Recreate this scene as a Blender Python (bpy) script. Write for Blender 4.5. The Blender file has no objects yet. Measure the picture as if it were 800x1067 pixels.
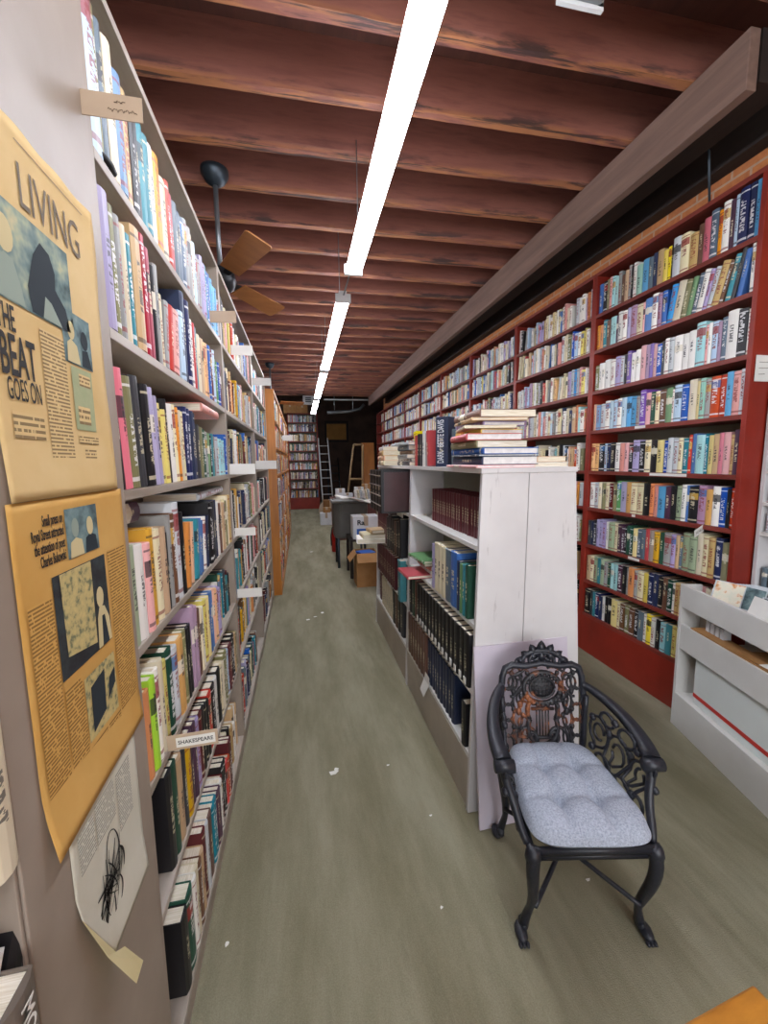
import bpy, math, random
from mathutils import Vector, Matrix
rnd = random.Random(11)
C = bpy.context.scene.collection
PI = math.pi

# ------------------------------------------------------------------ mesh collector
class MB:
    def __init__(s):
        s.v = []; s.f = []; s.m = []; s.uv = {}; s.rn = {}; s.smooth = set()
    def add(s, verts, faces, M=None, mi=0, smooth=False):
        o = len(s.v)
        for p in verts:
            p = Vector(p)
            s.v.append(tuple(M @ p) if M else tuple(p))
        first = len(s.f)
        for f in faces:
            if smooth: s.smooth.add(len(s.f))
            s.f.append(tuple(i + o for i in f)); s.m.append(mi)
        return first
    def box(s, x0, y0, z0, x1, y1, z1, M=None, mi=0):
        v = [(x0,y0,z0),(x1,y0,z0),(x1,y1,z0),(x0,y1,z0),(x0,y0,z1),(x1,y0,z1),(x1,y1,z1),(x0,y1,z1)]
        f = [(3,2,1,0),(4,5,6,7),(0,1,5,4),(1,2,6,5),(2,3,7,6),(3,0,4,7)]
        return s.add(v, f, M, mi)
    def prism(s, pts, z0, z1, M=None, mi=0):
        """pts: outline in xy (counter-clockwise), raised from z0 to z1"""
        n = len(pts)
        v = [(p[0], p[1], z0) for p in pts] + [(p[0], p[1], z1) for p in pts]
        f = [tuple(range(n-1, -1, -1)), tuple(range(n, 2*n))]
        f += [(i, (i+1) % n, n+(i+1) % n, n+i) for i in range(n)]
        return s.add(v, f, M, mi)
    def tube(s, pts, r, n=6, M=None, mi=0, closed=False):
        pts = [Vector(p) for p in pts]
        k = len(pts)
        rr = r if isinstance(r, (list, tuple)) else [r]*k
        rings = []; up = None
        for i in range(k):
            if closed: d = pts[(i+1) % k] - pts[i-1]
            else: d = pts[min(i+1, k-1)] - pts[max(i-1, 0)]
            if d.length < 1e-9: d = Vector((0,0,1))
            d.normalize()
            if up is None:
                up = Vector((0,0,1)) if abs(d.z) < .9 else Vector((1,0,0))
            a = d.cross(up)
            if a.length < 1e-4: a = d.cross(Vector((.3,1,.2)))
            a.normalize(); b = a.cross(d).normalized(); up = b
            rings.append([pts[i] + (a*math.cos(2*PI*j/n) + b*math.sin(2*PI*j/n))*rr[i] for j in range(n)])
        v = [p for ring in rings for p in ring]; f = []
        for i in range(k if closed else k-1):
            i2 = (i+1) % k
            for j in range(n):
                f.append((i*n+j, i*n+(j+1) % n, i2*n+(j+1) % n, i2*n+j))
        if not closed:
            f.append(tuple(range(n-1, -1, -1))); f.append(tuple((k-1)*n+j for j in range(n)))
        return s.add(v, f, M, mi, True)
    def lathe(s, prof, n=20, M=None, mi=0):
        v = []; f = []
        for r, z in prof:
            for j in range(n):
                a = 2*PI*j/n; v.append((r*math.cos(a), r*math.sin(a), z))
        for i in range(len(prof)-1):
            for j in range(n):
                f.append((i*n+j, i*n+(j+1) % n, (i+1)*n+(j+1) % n, (i+1)*n+j))
        f.append(tuple(range(n-1, -1, -1))); f.append(tuple((len(prof)-1)*n+j for j in range(n)))
        return s.add(v, f, M, mi, True)
    def blob(s, c, rx, ry, rz, n=10, k=6, M=None, mi=0):
        v = []; f = []
        for i in range(k+1):
            t = PI*i/k
            for j in range(n):
                a = 2*PI*j/n
                v.append((c[0]+rx*math.sin(t)*math.cos(a), c[1]+ry*math.sin(t)*math.sin(a), c[2]-rz*math.cos(t)))
        for i in range(k):
            for j in range(n):
                f.append((i*n+j, i*n+(j+1) % n, (i+1)*n+(j+1) % n, (i+1)*n+j))
        return s.add(v, f, M, mi, True)
    def mesh(s, name, mats):
        me = bpy.data.meshes.new(name)
        me.from_pydata(s.v, [], s.f)
        if not isinstance(mats, (list, tuple)): mats = [mats]
        for m in mats: me.materials.append(m)
        me.polygons.foreach_set('material_index', s.m)
        me.polygons.foreach_set('use_smooth', [i in s.smooth for i in range(len(s.f))])
        if s.uv:
            l1 = me.uv_layers.new(name='spine'); l2 = me.uv_layers.new(name='rnd')
            a = [-1.0]*(2*len(me.loops)); b = [0.0]*(2*len(me.loops))
            for p in me.polygons:
                u = s.uv.get(p.index); r = s.rn.get(p.index, (0, 0))
                for q, li in enumerate(p.loop_indices):
                    if u: a[2*li], a[2*li+1] = u[q]
                    b[2*li], b[2*li+1] = r
            l1.data.foreach_set('uv', a); l2.data.foreach_set('uv', b)
        me.update()
        return me

def link(name, me, parent=None, loc=(0,0,0), rot=(0,0,0), bevel=0):
    o = bpy.data.objects.new(name, me); C.objects.link(o)
    o.location = loc; o.rotation_euler = rot
    if parent: o.parent = parent
    if bevel:
        b = o.modifiers.new('bevel', 'BEVEL'); b.width = bevel; b.segments = 2; b.limit_method = 'ANGLE'
        b.harden_normals = False
    return o
def obj(name, mb, mats, parent=None, loc=(0,0,0), rot=(0,0,0), bevel=0):
    return link(name, mb.mesh(name, mats), parent, loc, rot, bevel)
def tag(o, label, cat, group=None, kind=None):
    o['label'] = label; o['category'] = cat
    if group: o['group'] = group
    if kind: o['kind'] = kind
    return o
def thing(name, label, cat, loc=(0,0,0), rotz=0, group=None):
    o = bpy.data.objects.new(name, None); C.objects.link(o)
    o.empty_display_size = .1
    o.location = loc; o.rotation_euler = (0,0,rotz)
    return tag(o, label, cat, group)
def struct(o):
    o['kind'] = 'structure'; return o

# ------------------------------------------------------------------ materials
def lin(c):
    c = c/255
    return c/12.92 if c <= .04045 else ((c+.055)/1.055)**2.4
def rgb(h):
    if isinstance(h, str):
        h = h.lstrip('#'); h = tuple(int(h[i:i+2], 16) for i in (0,2,4))
    return (lin(h[0]), lin(h[1]), lin(h[2]), 1)
class N:
    """tiny node helper"""
    def __init__(s, name):
        s.mat = bpy.data.materials.new(name); s.mat.use_nodes = True
        s.t = s.mat.node_tree; s.b = s.t.nodes['Principled BSDF']
    def n(s, kind, **kw):
        x = s.t.nodes.new('ShaderNode'+kind)
        for k, v in kw.items():
            if k in ('operation','blend_type','data_type','uv_map','noise_dimensions','wave_type','bands_direction','feature','clamp'): setattr(x, k, v)
            else: x.inputs[k].default_value = v
        return x
    def l(s, a, b): s.t.links.new(a, b)
    def math(s, op, a, b=None, c=None):
        x = s.t.nodes.new('ShaderNodeMath'); x.operation = op
        for i, q in enumerate((a, b, c)):
            if q is None: continue
            if isinstance(q, (int, float)): x.inputs[i].default_value = q
            else: s.l(q, x.inputs[i])
        return x.outputs[0]
    def mix(s, fac, a, b, mode='MIX'):
        x = s.t.nodes.new('ShaderNodeMix'); x.data_type = 'RGBA'; x.blend_type = mode
        for i, q in ((0, fac), (6, a), (7, b)):
            if isinstance(q, (int, float)): x.inputs[i].default_value = q
            elif isinstance(q, tuple): x.inputs[i].default_value = q
            else: s.l(q, x.inputs[i])
        return x.outputs[2]
    def coords(s, scale=(1,1,1), which='Object', rot=(0,0,0)):
        t = s.t.nodes.new('ShaderNodeTexCoord'); m = s.t.nodes.new('ShaderNodeMapping')
        m.inputs['Scale'].default_value = scale; m.inputs['Rotation'].default_value = rot
        s.l(t.outputs[which], m.inputs['Vector']); return m.outputs['Vector']
    def pos(s, scale=(1,1,1)):
        g = s.t.nodes.new('ShaderNodeNewGeometry'); m = s.t.nodes.new('ShaderNodeMapping')
        m.inputs['Scale'].default_value = scale
        s.l(g.outputs['Position'], m.inputs['Vector']); return m.outputs['Vector']
    def noise(s, vec, scale, detail=4, rough=.55):
        x = s.n('TexNoise', Scale=scale, Detail=detail, Roughness=rough); s.l(vec, x.inputs['Vector']); return x.outputs['Fac']
    def ramp(s, fac, stops):
        x = s.t.nodes.new('ShaderNodeValToRGB'); e = x.color_ramp.elements
        while len(e) < len(stops): e.new(.5)
        for i, (p, c) in enumerate(stops): e[i].position = p; e[i].color = c if len(c) == 4 else rgb(c)
        s.l(fac, x.inputs['Fac']); return x.outputs['Color']
    def out(s, col=None, rough=.5, bump=None, bstr=.3, bdist=.01, metal=0, spec=.5):
        if col is not None:
            if isinstance(col, tuple): s.b.inputs['Base Color'].default_value = col
            else: s.l(col, s.b.inputs['Base Color'])
        if isinstance(rough, (int, float)): s.b.inputs['Roughness'].default_value = rough
        else: s.l(rough, s.b.inputs['Roughness'])
        s.b.inputs['Metallic'].default_value = metal
        s.b.inputs['Specular IOR Level'].default_value = spec
        if bump is not None:
            x = s.n('Bump', Strength=bstr, Distance=bdist); s.l(bump, x.inputs['Height']); s.l(x.outputs['Normal'], s.b.inputs['Normal'])
        return s.mat
def paint(name, c, c2=None, rough=.5, scale=6, bstr=.15, stretch=(1,1,1), spec=.4, lo=.35, hi=.7):
    """plain painted or dyed surface with soft mottling between two nearby tones"""
    m = N(name); a = rgb(c); b = rgb(c2) if c2 else tuple(x*.8 for x in a[:3])+(1,)
    f = m.noise(m.coords(stretch), scale)
    return m.out(m.ramp(f, [(lo, a), (hi, b)]), rough, m.noise(m.coords(stretch), scale*12, 2), bstr, .002, spec=spec)
def emit(name, c, s):
    m = N(name); m.b.inputs['Emission Color'].default_value = rgb(c); m.b.inputs['Emission Strength'].default_value = s
    return m.out(rgb(c), .5)

M = {}
M['taupe'] = paint('taupe_paint', '#9d9083', '#8c7e70', .42, 3, .1)
M['taupe_edge'] = paint('taupe_shelf_edge', '#b4ab9f', '#8f8375', .4, 14, .25, (1,.15,1))
def scuffed():
    m = N('scuffed_white_paint')
    v = m.coords((9, 9, 1.1)); f = m.noise(v, 3.2, 8, .68)
    k = m.ramp(f, [(.62, (0,0,0,1)), (.74, (.8,.8,.8,1))])
    base = m.ramp(m.noise(m.coords(), 2.5), [(.35, '#d6d3d2'), (.7, '#c6c2c2')])
    return m.out(m.mix(k, base, rgb('#83797c')), .45, f, .15, .002)
M['white_paint'] = scuffed()
M['white_clean'] = paint('white_laminate', '#dcdbd6', '#cfcdc8', .4, 3, .05)
M['cream_paint'] = paint('cream_kick_paint', '#b5ab9d', '#a2978a', .5, 4, .1)
M['lilac_board'] = paint('lilac_board', '#c9c0cb', '#b9afbb', .5, 2.5, .05)
M['red_paint'] = paint('dark_red_paint', '#8e2a1c', '#7a2418', .42, 4, .1)
M['red_edge'] = paint('red_shelf_paint', '#87382d', '#6d2a20', .45, 9, .2, (1,.2,1))
M['shelf_grey'] = paint('grey_shelf_back', '#8f8d7d', '#7d7a6b', .6, 3, .1)
def wood(name, c1, c2, stretch=(14, 1.2, 14), scale=2.2, rough=.5, bstr=.25):
    m = N(name); v = m.coords(stretch); f = m.noise(v, scale, 6, .6)
    return m.out(m.ramp(f, [(.3, rgb(c1)), (.7, rgb(c2))]), rough, f, bstr, .003)
M['orange_wood'] = wood('orange_stained_wood', '#c07a2c', '#a05f1e', (10,10,1), 2, .4, .1)
M['table_wood'] = wood('honey_table_wood', '#bd7f2e', '#8a5417', (3,9,9), 2, .35, .15)
M['beam_wood'] = wood('beam_board', '#84695c', '#6c554a', (12, .8, 12), 2, .7, .3)
M['dark_wood'] = wood('dark_wood', '#2c201b', '#1b1411', (10, 1, 10), 2, .7, .3)
M['tan_board'] = paint('tan_board', '#c08a3e', '#a87632', .6, 3)
M['blade_wood'] = wood('fan_blade_wood', '#b97b45', '#a2683a', (8,1,8), 2, .4, .05)
def joist():
    m = N('old_joist_wood')
    v = m.pos((1.3, 9, 9)); f = m.noise(v, 2, 6, .6)
    base = m.ramp(f, [(.25, '#7d4c42'), (.5, '#8f5a4c'), (.75, '#6c4039')])
    g = m.t.nodes.new('ShaderNodeTexCoord'); sp = m.n('SeparateXYZ'); m.l(g.outputs['Object'], sp.inputs[0])
    # pale worn lower arris and blackened waney patches along it, patches of the timber itself
    low = m.ramp(m.math('MULTIPLY', m.math('ADD', sp.outputs['Z'], .0), 10), [(.0, (1,1,1,1)), (.32, (0,0,0,1))])
    nz = m.noise(m.pos((2.2, 14, 20)), 1.6, 5, .6)
    pale = m.mix(m.math('MULTIPLY', low, m.ramp(nz, [(.42, (0,0,0,1)), (.55, (1,1,1,1))])), base, rgb('#a96f48'))
    nb = m.noise(m.pos((1.5, 30, 9)), 1.3, 5, .6)
    low2 = m.ramp(m.math('MULTIPLY', sp.outputs['Z'], 10), [(.2, (1,1,1,1)), (.7, (0,0,0,1))])
    dark = m.mix(m.math('MULTIPLY', low2, m.ramp(nb, [(.53, (0,0,0,1)), (.6, (.9,.9,.9,1))])), pale, rgb('#3a2c2c'))
    return m.out(dark, .62, f, .35, .006)
M['joist'] = joist()
M['deck'] = wood('ceiling_boards', '#5e3529', '#482820', (10, 1, 1), 1.5, .7, .3)
def floor_mat():
    m = N('worn_olive_carpet')
    f = m.noise(m.pos((2.6, .55, 1)), 1.6, 7, .62)
    base = m.ramp(f, [(.36, '#787259'), (.5, '#8a856d'), (.64, '#9b967f')])
    st = m.noise(m.pos((3.2, .7, 1)), 2.0, 9, .72)
    c = m.mix(m.ramp(st, [(.55, (0,0,0,1)), (.75, (.6,.6,.6,1))]), base, rgb('#66614d'))
    dust = m.noise(m.pos((1.4, .4, 1)), 2.5, 8, .75)
    c = m.mix(m.ramp(dust, [(.58, (0,0,0,1)), (.75, (.35,.35,.35,1))]), c, rgb('#a39d86'))
    fine = m.noise(m.pos((1,1,1)), 260, 2)
    c = m.mix(.25, c, m.ramp(fine, [(.3, '#5c5846'), (.7, '#9a947d')]))
    folds = m.noise(m.pos((4, .7, 1)), 1.4, 3, .5)
    h = m.math('ADD', m.math('MULTIPLY', folds, 9.0), fine)
    return m.out(c, .95, h, .3, .008, spec=.15)
M['floor'] = floor_mat()
def brick_mat():
    m = N('old_orange_brick')
    g = m.t.nodes.new('ShaderNodeNewGeometry'); sp = m.n('SeparateXYZ'); m.l(g.outputs['Position'], sp.inputs[0])
    cb = m.n('CombineXYZ'); m.l(sp.outputs['Y'], cb.inputs['X']); m.l(sp.outputs['Z'], cb.inputs['Y'])
    b = m.n('TexBrick', Scale=1.0); m.l(cb.outputs[0], b.inputs['Vector'])
    b.inputs['Brick Width'].default_value = .22; b.inputs['Row Height'].default_value = .075; b.inputs['Mortar Size'].default_value = .007
    b.inputs['Color1'].default_value = rgb('#cf8248'); b.inputs['Color2'].default_value = rgb('#b96b3f'); b.inputs['Mortar'].default_value = rgb('#b8a48e')
    f = m.noise(m.pos(), 30, 4)
    return m.out(m.mix(.35, b.outputs['Color'], m.ramp(f, [(.3, '#8a5230'), (.7, '#c98b4e')])), .85, b.outputs['Fac'], -.4, .01)
M['brick'] = brick_mat()
M['plaster'] = paint('dim_plaster', '#6a5a52', '#57493f', .8, 3)
M['dark_plaster'] = paint('dark_back_wall', '#5c473d', '#453630', .8, 2)
M['black_metal'] = paint('black_metal', '#22252a', '#191b1f', .4, 20, .1)
M['steel'] = N('grey_steel').out(rgb('#8e9498'), .35, metal=.7)
M['dark_steel'] = N('dark_steel').out(rgb('#3b444c'), .4, metal=.6)
M['alu'] = N('aluminium').out(rgb('#d6d7d6'), .4, metal=0)
M['enamel'] = paint('white_enamel', '#e4e6e8', '#d9dbdd', .35, 3, .02)
M['tube'] = emit('fluorescent_tube', '#f2f5ff', 34)
def pages():
    m = N('book_pages')
    f = m.noise(m.coords((260, 8, 8)), 2.2, 2)
    return m.out(m.ramp(f, [(.35, '#d9cdb4'), (.65, '#efe8d8')]), .8, spec=.2)
M['pages'] = pages()
M['pages_white'] = paint('white_book_pages', '#ece9e6', '#d8d4d2', .75, 40, .1, (1,1,30))
M['card'] = paint('beige_card', '#b9a48c', '#ad977f', .7, 5, .05)
M['label_white'] = paint('white_label_card', '#e6e4de', '#d8d6cf', .6, 5, .03)
M['ink'] = N('black_ink').out(rgb('#1d1a18'), .7)
M['ink_soft'] = N('faded_grey_ink').out(rgb('#6f6455'), .8)
M['ink_brown'] = N('brown_ink').out(rgb('#5e4a38'), .8)
M['cardboard'] = paint('cardboard', '#a87c4c', '#95693b', .75, 6)
M['cardboard_dark'] = paint('darker_cardboard', '#8a5f35', '#78502b', .75, 6)
def newsprint(name, c, c2):
    m = N(name); f = m.noise(m.coords((2,2,2)), 2.2, 5)
    return m.out(m.ramp(f, [(.3, rgb(c)), (.7, rgb(c2))]), .75, m.noise(m.coords(), 14, 3), .1, .003, spec=.2)
M['news'] = newsprint('yellowed_newsprint', '#d9bf8c', '#c9a86c')
M['news_low'] = newsprint('browner_newsprint', '#cfa661', '#bb8c43')
M['flyer'] = newsprint('pale_flyer_paper', '#d5d3c4', '#c6c3b0')
M['flyer_back'] = newsprint('cream_flyer_back', '#dccfa0', '#cdbd8a')
def print_lines(name, paper, ink):
    m = N(name); u = m.n('UVMap', uv_map='spine'); sp = m.n('SeparateXYZ'); m.l(u.outputs[0], sp.inputs[0])
    row = m.math('FRACT', sp.outputs['Y']); idx = m.math('FLOOR', sp.outputs['Y'])
    cb = m.n('CombineXYZ'); m.l(m.math('MULTIPLY', sp.outputs['X'], 9), cb.inputs['X']); m.l(m.math('MULTIPLY', idx, 3.7), cb.inputs['Y'])
    w = m.noise(cb.outputs[0], 1.0, 2)
    k = m.math('MULTIPLY', m.math('LESS_THAN', row, .5), m.math('GREATER_THAN', w, .4))
    return m.out(m.mix(m.math('MULTIPLY', k, .75), rgb(paper), rgb(ink)), .8, spec=.2)
M['col_up'] = print_lines('newspaper_column', '#d3b883', '#5d4a33')
M['col_low'] = print_lines('newspaper_column_brown', '#c89c55', '#5f4420')
M['col_fly'] = print_lines('flyer_text', '#cfcdbd', '#77786f')
def photo(name, seedv, stops, scale=5):
    m = N(name); v = m.coords((1,1,1)); mp = m.t.nodes.new('ShaderNodeVectorMath'); mp.operation = 'ADD'
    mp.inputs[1].default_value = (seedv, seedv*1.7, 0); m.l(v, mp.inputs[0])
    f = m.noise(mp.outputs[0], scale*5, 3, .6)
    return m.out(m.ramp(f, stops), .7, spec=.2)
M['photo_a'] = photo('printed_photo_teal', 3, [(.3, '#2f4142'), (.48, '#6d8280'), (.62, '#9aa58f'), (.75, '#c9bb8d')], 4)
M['photo_b'] = photo('printed_photo_grey', 9, [(.35, '#46565a'), (.55, '#6f8788'), (.75, '#8fa19b')], 5)
M['photo_dark'] = photo('printed_photo_dark', 15, [(.35, '#2a2a2c'), (.7, '#3d4648')], 5)
M['photo_pale'] = photo('printed_photo_pale', 21, [(.35, '#6f745a'), (.48, '#b7a873'), (.75, '#cdb87c')], 14)
M['photo_green'] = photo('printed_green_box', 27, [(.4, '#9aa27c'), (.7, '#a9ac84')], 5)
M['print_dark'] = N('printed_dark_tone').out(rgb('#2b3338'), .75, spec=.2)
M['print_light'] = N('printed_light_tone').out(rgb('#c9bb8e'), .75, spec=.2)
M['print_skin'] = N('printed_mid_tone').out(rgb('#8f9c8f'), .75, spec=.2)
def cast():
    m = N('black_painted_cast_iron')
    f = m.noise(m.coords(), 45, 5, .65); p = m.noise(m.coords(), 9, 3)
    c = m.mix(m.ramp(f, [(.6, (0,0,0,1)), (.75, (.7,.7,.7,1))]), rgb('#20222a'), rgb('#4a453f'))
    return m.out(c, .42, f, .35, .003)
M['iron'] = cast()
def rusty():
    m = N('rusty_cast_iron')
    p = m.noise(m.coords((1,1,1)), 11, 4, .6); f = m.noise(m.coords(), 60, 4)
    c = m.mix(m.ramp(p, [(.52, (0,0,0,1)), (.6, (1,1,1,1))]), rgb('#1d1c20'), m.ramp(f, [(.35, '#5c321f'), (.65, '#9a5c34')]))
    return m.out(c, .5, f, .3, .003)
M['rust'] = rusty()
def fabric(name, c1, c2):
    m = N(name); f = m.noise(m.coords(), 420, 3, .7); g = m.noise(m.coords(), 170, 2)
    h = m.math('ADD', f, g)
    return m.out(m.ramp(m.math('MULTIPLY', h, .5), [(.36, rgb(c1)), (.62, rgb(c2))]), .95, f, .35, .002, spec=.1)
M['cushion'] = fabric('blue_grey_tweed', '#8b93a2', '#bdc4d0')
M['glass'] = N('clear_plastic').out(rgb('#c9cfd2'), .1)
M['grey_plastic'] = paint('grey_plastic', '#6b6a66', '#5a5955', .5, 4)
M['blue_print'] = N('blue_print').out(rgb('#2f62b8'), .5)
M['white_box'] = paint('white_carton', '#dfe1e4', '#cdd0d5', .6, 4)
M['red_gloss'] = N('red_gloss').out(rgb('#b3221b'), .3)
M['bright_red'] = N('bright_red_tape').out(rgb('#c0332b'), .4)
M['pale_board'] = paint('pale_green_white_board', '#dde3df', '#d2d8d4', .4, 2, .03)
M['black'] = N('matte_black').out(rgb('#131315'), .6)
M['desk_red'] = wood('dark_red_desk_wood', '#5e2620', '#48201b', (10,2,10), 2, .35, .1)
M['oxblood'] = wood('dark_leather_cover', '#47282a', '#341f1f', (3,3,3), 2, .3, .05)
M['yellow_paint'] = N('yellow_paint').out(rgb('#d8a21e'), .45)
M['pine'] = wood('pale_pine', '#b89b74', '#a1845e', (9,9,1.5), 2, .5, .1)
M['cd_cover'] = photo('printed_cd_cover', 33, [(.3, '#b5562a'), (.42, '#d9a06a'), (.52, '#ece4cf'), (.75, '#d9dcc9')], 4)

# book cloth / jackets: one material per colour name, with a title, bands and a label on the spine
PAL = dict(navy='#232f52', pale_blue='#b9d2e2', olive='#86825a', slate='#5a6b78', cream='#e3d7b6', steel_blue='#7fa6c4', black='#1c1b1e',
  charcoal='#3b3c40', teal='#2a8490', white='#ece9e2', orange='#dc8a35', red='#bd2a24', grey='#9a9b98', lavender='#a9a0c6', blue='#2e66b0',
  sky_blue='#4fa3d3', pink='#e0a5a4', tan='#c9a77a', crimson='#9c2c46', peach='#e8b48a', green='#64905e', rose='#d86a7c', butter='#e2cf84',
  dark_green='#1f4a38', taupe='#97877a', aqua='#a3d4d4', sage='#9fae8e', mustard='#d19c2e', silver='#c6cbce', lime='#9ccc2e', mauve='#a98aa5',
  brown='#6a4736', plum='#4f3047', maroon='#5e2028', mint='#9fd0bb', yellow='#e8cf3a', violet='#7d63b0', salmon='#de8a74', umber='#74685a')
LIGHT = {k for k, v in PAL.items() if sum(int(v[i:i+2], 16) for i in (1,3,5)) > 400}
def cloth(name):
    m = N('book_'+name); base = rgb(PAL[name])
    u = m.n('UVMap', uv_map='spine'); r = m.n('UVMap', uv_map='rnd')
    su = m.n('SeparateXYZ'); m.l(u.outputs[0], su.inputs[0]); U, V = su.outputs['X'], su.outputs['Y']
    sr = m.n('SeparateXYZ'); m.l(r.outputs[0], sr.inputs[0]); A, B = sr.outputs['X'], sr.outputs['Y']
    on = m.math('GREATER_THAN', U, -.5)
    hv = m.n('HueSaturation', Color=base)
    m.l(m.math('ADD', m.math('MULTIPLY', B, .025), .492), hv.inputs['Hue'])
    m.l(m.math('ADD', m.math('MULTIPLY', A, .35), .82), hv.inputs['Value'])
    m.l(m.math('ADD', m.math('MULTIPLY', B, .3), .85), hv.inputs['Saturation'])
    col = hv.outputs['Color']
    # contrasting label block on some spines
    lab = m.math('MULTIPLY', m.math('GREATER_THAN', A, .74), m.math('LESS_THAN', m.math('ABSOLUTE', m.math('SUBTRACT', V, m.math('ADD', .62, m.math('MULTIPLY', B, .2)))), .09))
    lc = m.ramp(B, [(.0, '#e9e2d0'), (.3, '#26262c'), (.5, '#c9a24a'), (.7, '#9a2b2b'), (.9, '#3b6ea5')])
    m.t.nodes[-1].color_ramp.interpolation = 'CONSTANT'
    col = m.mix(m.math('MULTIPLY', m.math('MULTIPLY', lab, on), .85), col, lc)
    # bands near head and tail
    band = m.math('ADD', m.math('LESS_THAN', m.math('ABSOLUTE', m.math('SUBTRACT', V, .92)), .012), m.math('LESS_THAN', m.math('ABSOLUTE', m.math('SUBTRACT', V, .08)), .02))
    ink = rgb('#2b2a30') if name in LIGHT else rgb('#d8cfae')
    ink2 = rgb('#8a2f2f') if name in LIGHT else rgb('#e9e9e9')
    inkc = m.mix(m.math('GREATER_THAN', B, .6), ink, ink2)
    col = m.mix(m.math('MULTIPLY', m.math('MULTIPLY', band, on), m.math('MULTIPLY', m.math('GREATER_THAN', B, .45), .7)), col, inkc)
    # title lettering along the spine, too small to read
    cb = m.n('CombineXYZ'); m.l(m.math('MULTIPLY', V, 34), cb.inputs['X']); m.l(m.math('MULTIPLY', A, 91), cb.inputs['Y']); m.l(m.math('MULTIPLY', U, 2.2), cb.inputs['Z'])
    w = m.noise(cb.outputs[0], 1.0, 2)
    inside = m.math('MULTIPLY', m.math('LESS_THAN', m.math('ABSOLUTE', m.math('SUBTRACT', U, .5)), m.math('ADD', .14, m.math('MULTIPLY', B, .14))),
                    m.math('LESS_THAN', m.math('ABSOLUTE', m.math('SUBTRACT', V, m.math('ADD', .42, m.math('MULTIPLY', A, .25)))), m.math('ADD', .14, m.math('MULTIPLY', B, .16))))
    t = m.math('MULTIPLY', m.math('MULTIPLY', inside, on), m.math('GREATER_THAN', w, .5))
    col = m.mix(m.math('MULTIPLY', t, .8), col, inkc)
    return m.out(col, .42, m.noise(m.coords(), 150, 2), .05, .001, spec=.4)
BK = {k: cloth(k) for k in PAL}
BKL = list(PAL); BKI = {k: i for i, k in enumerate(BKL)}

# ------------------------------------------------------------------ lettering
def letters(name, text, width, height, mat, parent, loc, rot, bold=0, extrude=.0003, align='CENTER', space=1):
    """mesh lettering scaled to width x height, lower left corner at loc"""
    cu = bpy.data.curves.new('lettering', 'FONT'); cu.body = text; cu.size = 1; cu.extrude = .002; cu.offset = bold
    cu.align_x = align; cu.space_line = .85; cu.space_character = space; cu.resolution_u = 3
    o = bpy.data.objects.new('lettering', cu); C.objects.link(o)
    dg = bpy.context.evaluated_depsgraph_get()
    me = bpy.data.meshes.new_from_object(o.evaluated_get(dg))
    bpy.data.objects.remove(o); bpy.data.curves.remove(cu)
    xs = [v.co.x for v in me.vertices]; ys = [v.co.y for v in me.vertices]; zs = [v.co.z for v in me.vertices]
    x0, x1, y0, y1, z0, z1 = min(xs), max(xs), min(ys), max(ys), min(zs), max(zs)
    for v in me.vertices:
        v.co.x = (v.co.x-x0)/(x1-x0)*width; v.co.y = (v.co.y-y0)/(y1-y0)*height; v.co.z = (v.co.z-z0)/(z1-z0)*extrude
    me.materials.clear(); me.materials.append(mat)
    return link(name, me, parent, loc, rot)
FACE_X = (PI/2, 0, PI/2)      # lettering that faces +x, reads along +y
FACE_MY = (PI/2, 0, 0)        # lettering that faces -y, reads along +x

# ------------------------------------------------------------------ books
def book_shape(t, h, d):
    """cover outline (spine towards -y, bottom at z=0) and page block; returns cover verts/faces/spine uvs and page box"""
    b = min(.003, t*.22); bul = min(.006, t*.14)
    P = [(0,d),(0,.001),(t*.25,-bul*.75),(t*.5,-bul),(t*.75,-bul*.75),(t,.001),(t,d),(t-b,d),(t-b,.004),(b,.004),(b,d)]
    n = len(P)
    v = [(x,y,0) for x,y in P] + [(x,y,h) for x,y in P]
    f = [tuple(range(n-1,-1,-1)), tuple(range(n,2*n))]; uv = {}
    for i in range(n):
        j = (i+1) % n
        if 1 <= i <= 4:
            uv[len(f)] = ((P[i][0]/t,0),(P[j][0]/t,0),(P[j][0]/t,1),(P[i][0]/t,1))
        f.append((i,j,n+j,n+i))
    return v, f, uv, (b, .003, .003, t-b, d-.005, h-.004)
def cover_mb(mb, t, h, d, Mx=None, mi=0, rs=None):
    v, f, uv, pg = book_shape(t, h, d)
    k0 = mb.add(v, f, Mx, mi)
    rs = rs or (rnd.random(), rnd.random())
    for q, c in uv.items():
        mb.uv[k0+q] = c; mb.rn[k0+q] = rs
    for q in range(len(f)): mb.rn[k0+q] = rs
    mb.uv.setdefault(k0, None)
    return pg
STUFF = MB()
def book_stuff(t, h, d, col, Mx):
    pg = cover_mb(STUFF, t, h, d, Mx, BKI[col])
    STUFF.box(*pg, M=Mx, mi=len(BKL))
def book_thing(t, h, d, col, Mx, label, group=None, name='book', cat='book', pagemat=None, rs=None, title=None):
    mb = MB(); pg = cover_mb(mb, t, h, d, None, 0, rs)
    o = obj(name, mb, BK[col]); o.matrix_world = Mx
    p = MB(); p.box(*pg); obj('page_block', p, pagemat or M['pages'], o)
    tag(o, label, cat, group)
    return o

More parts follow.
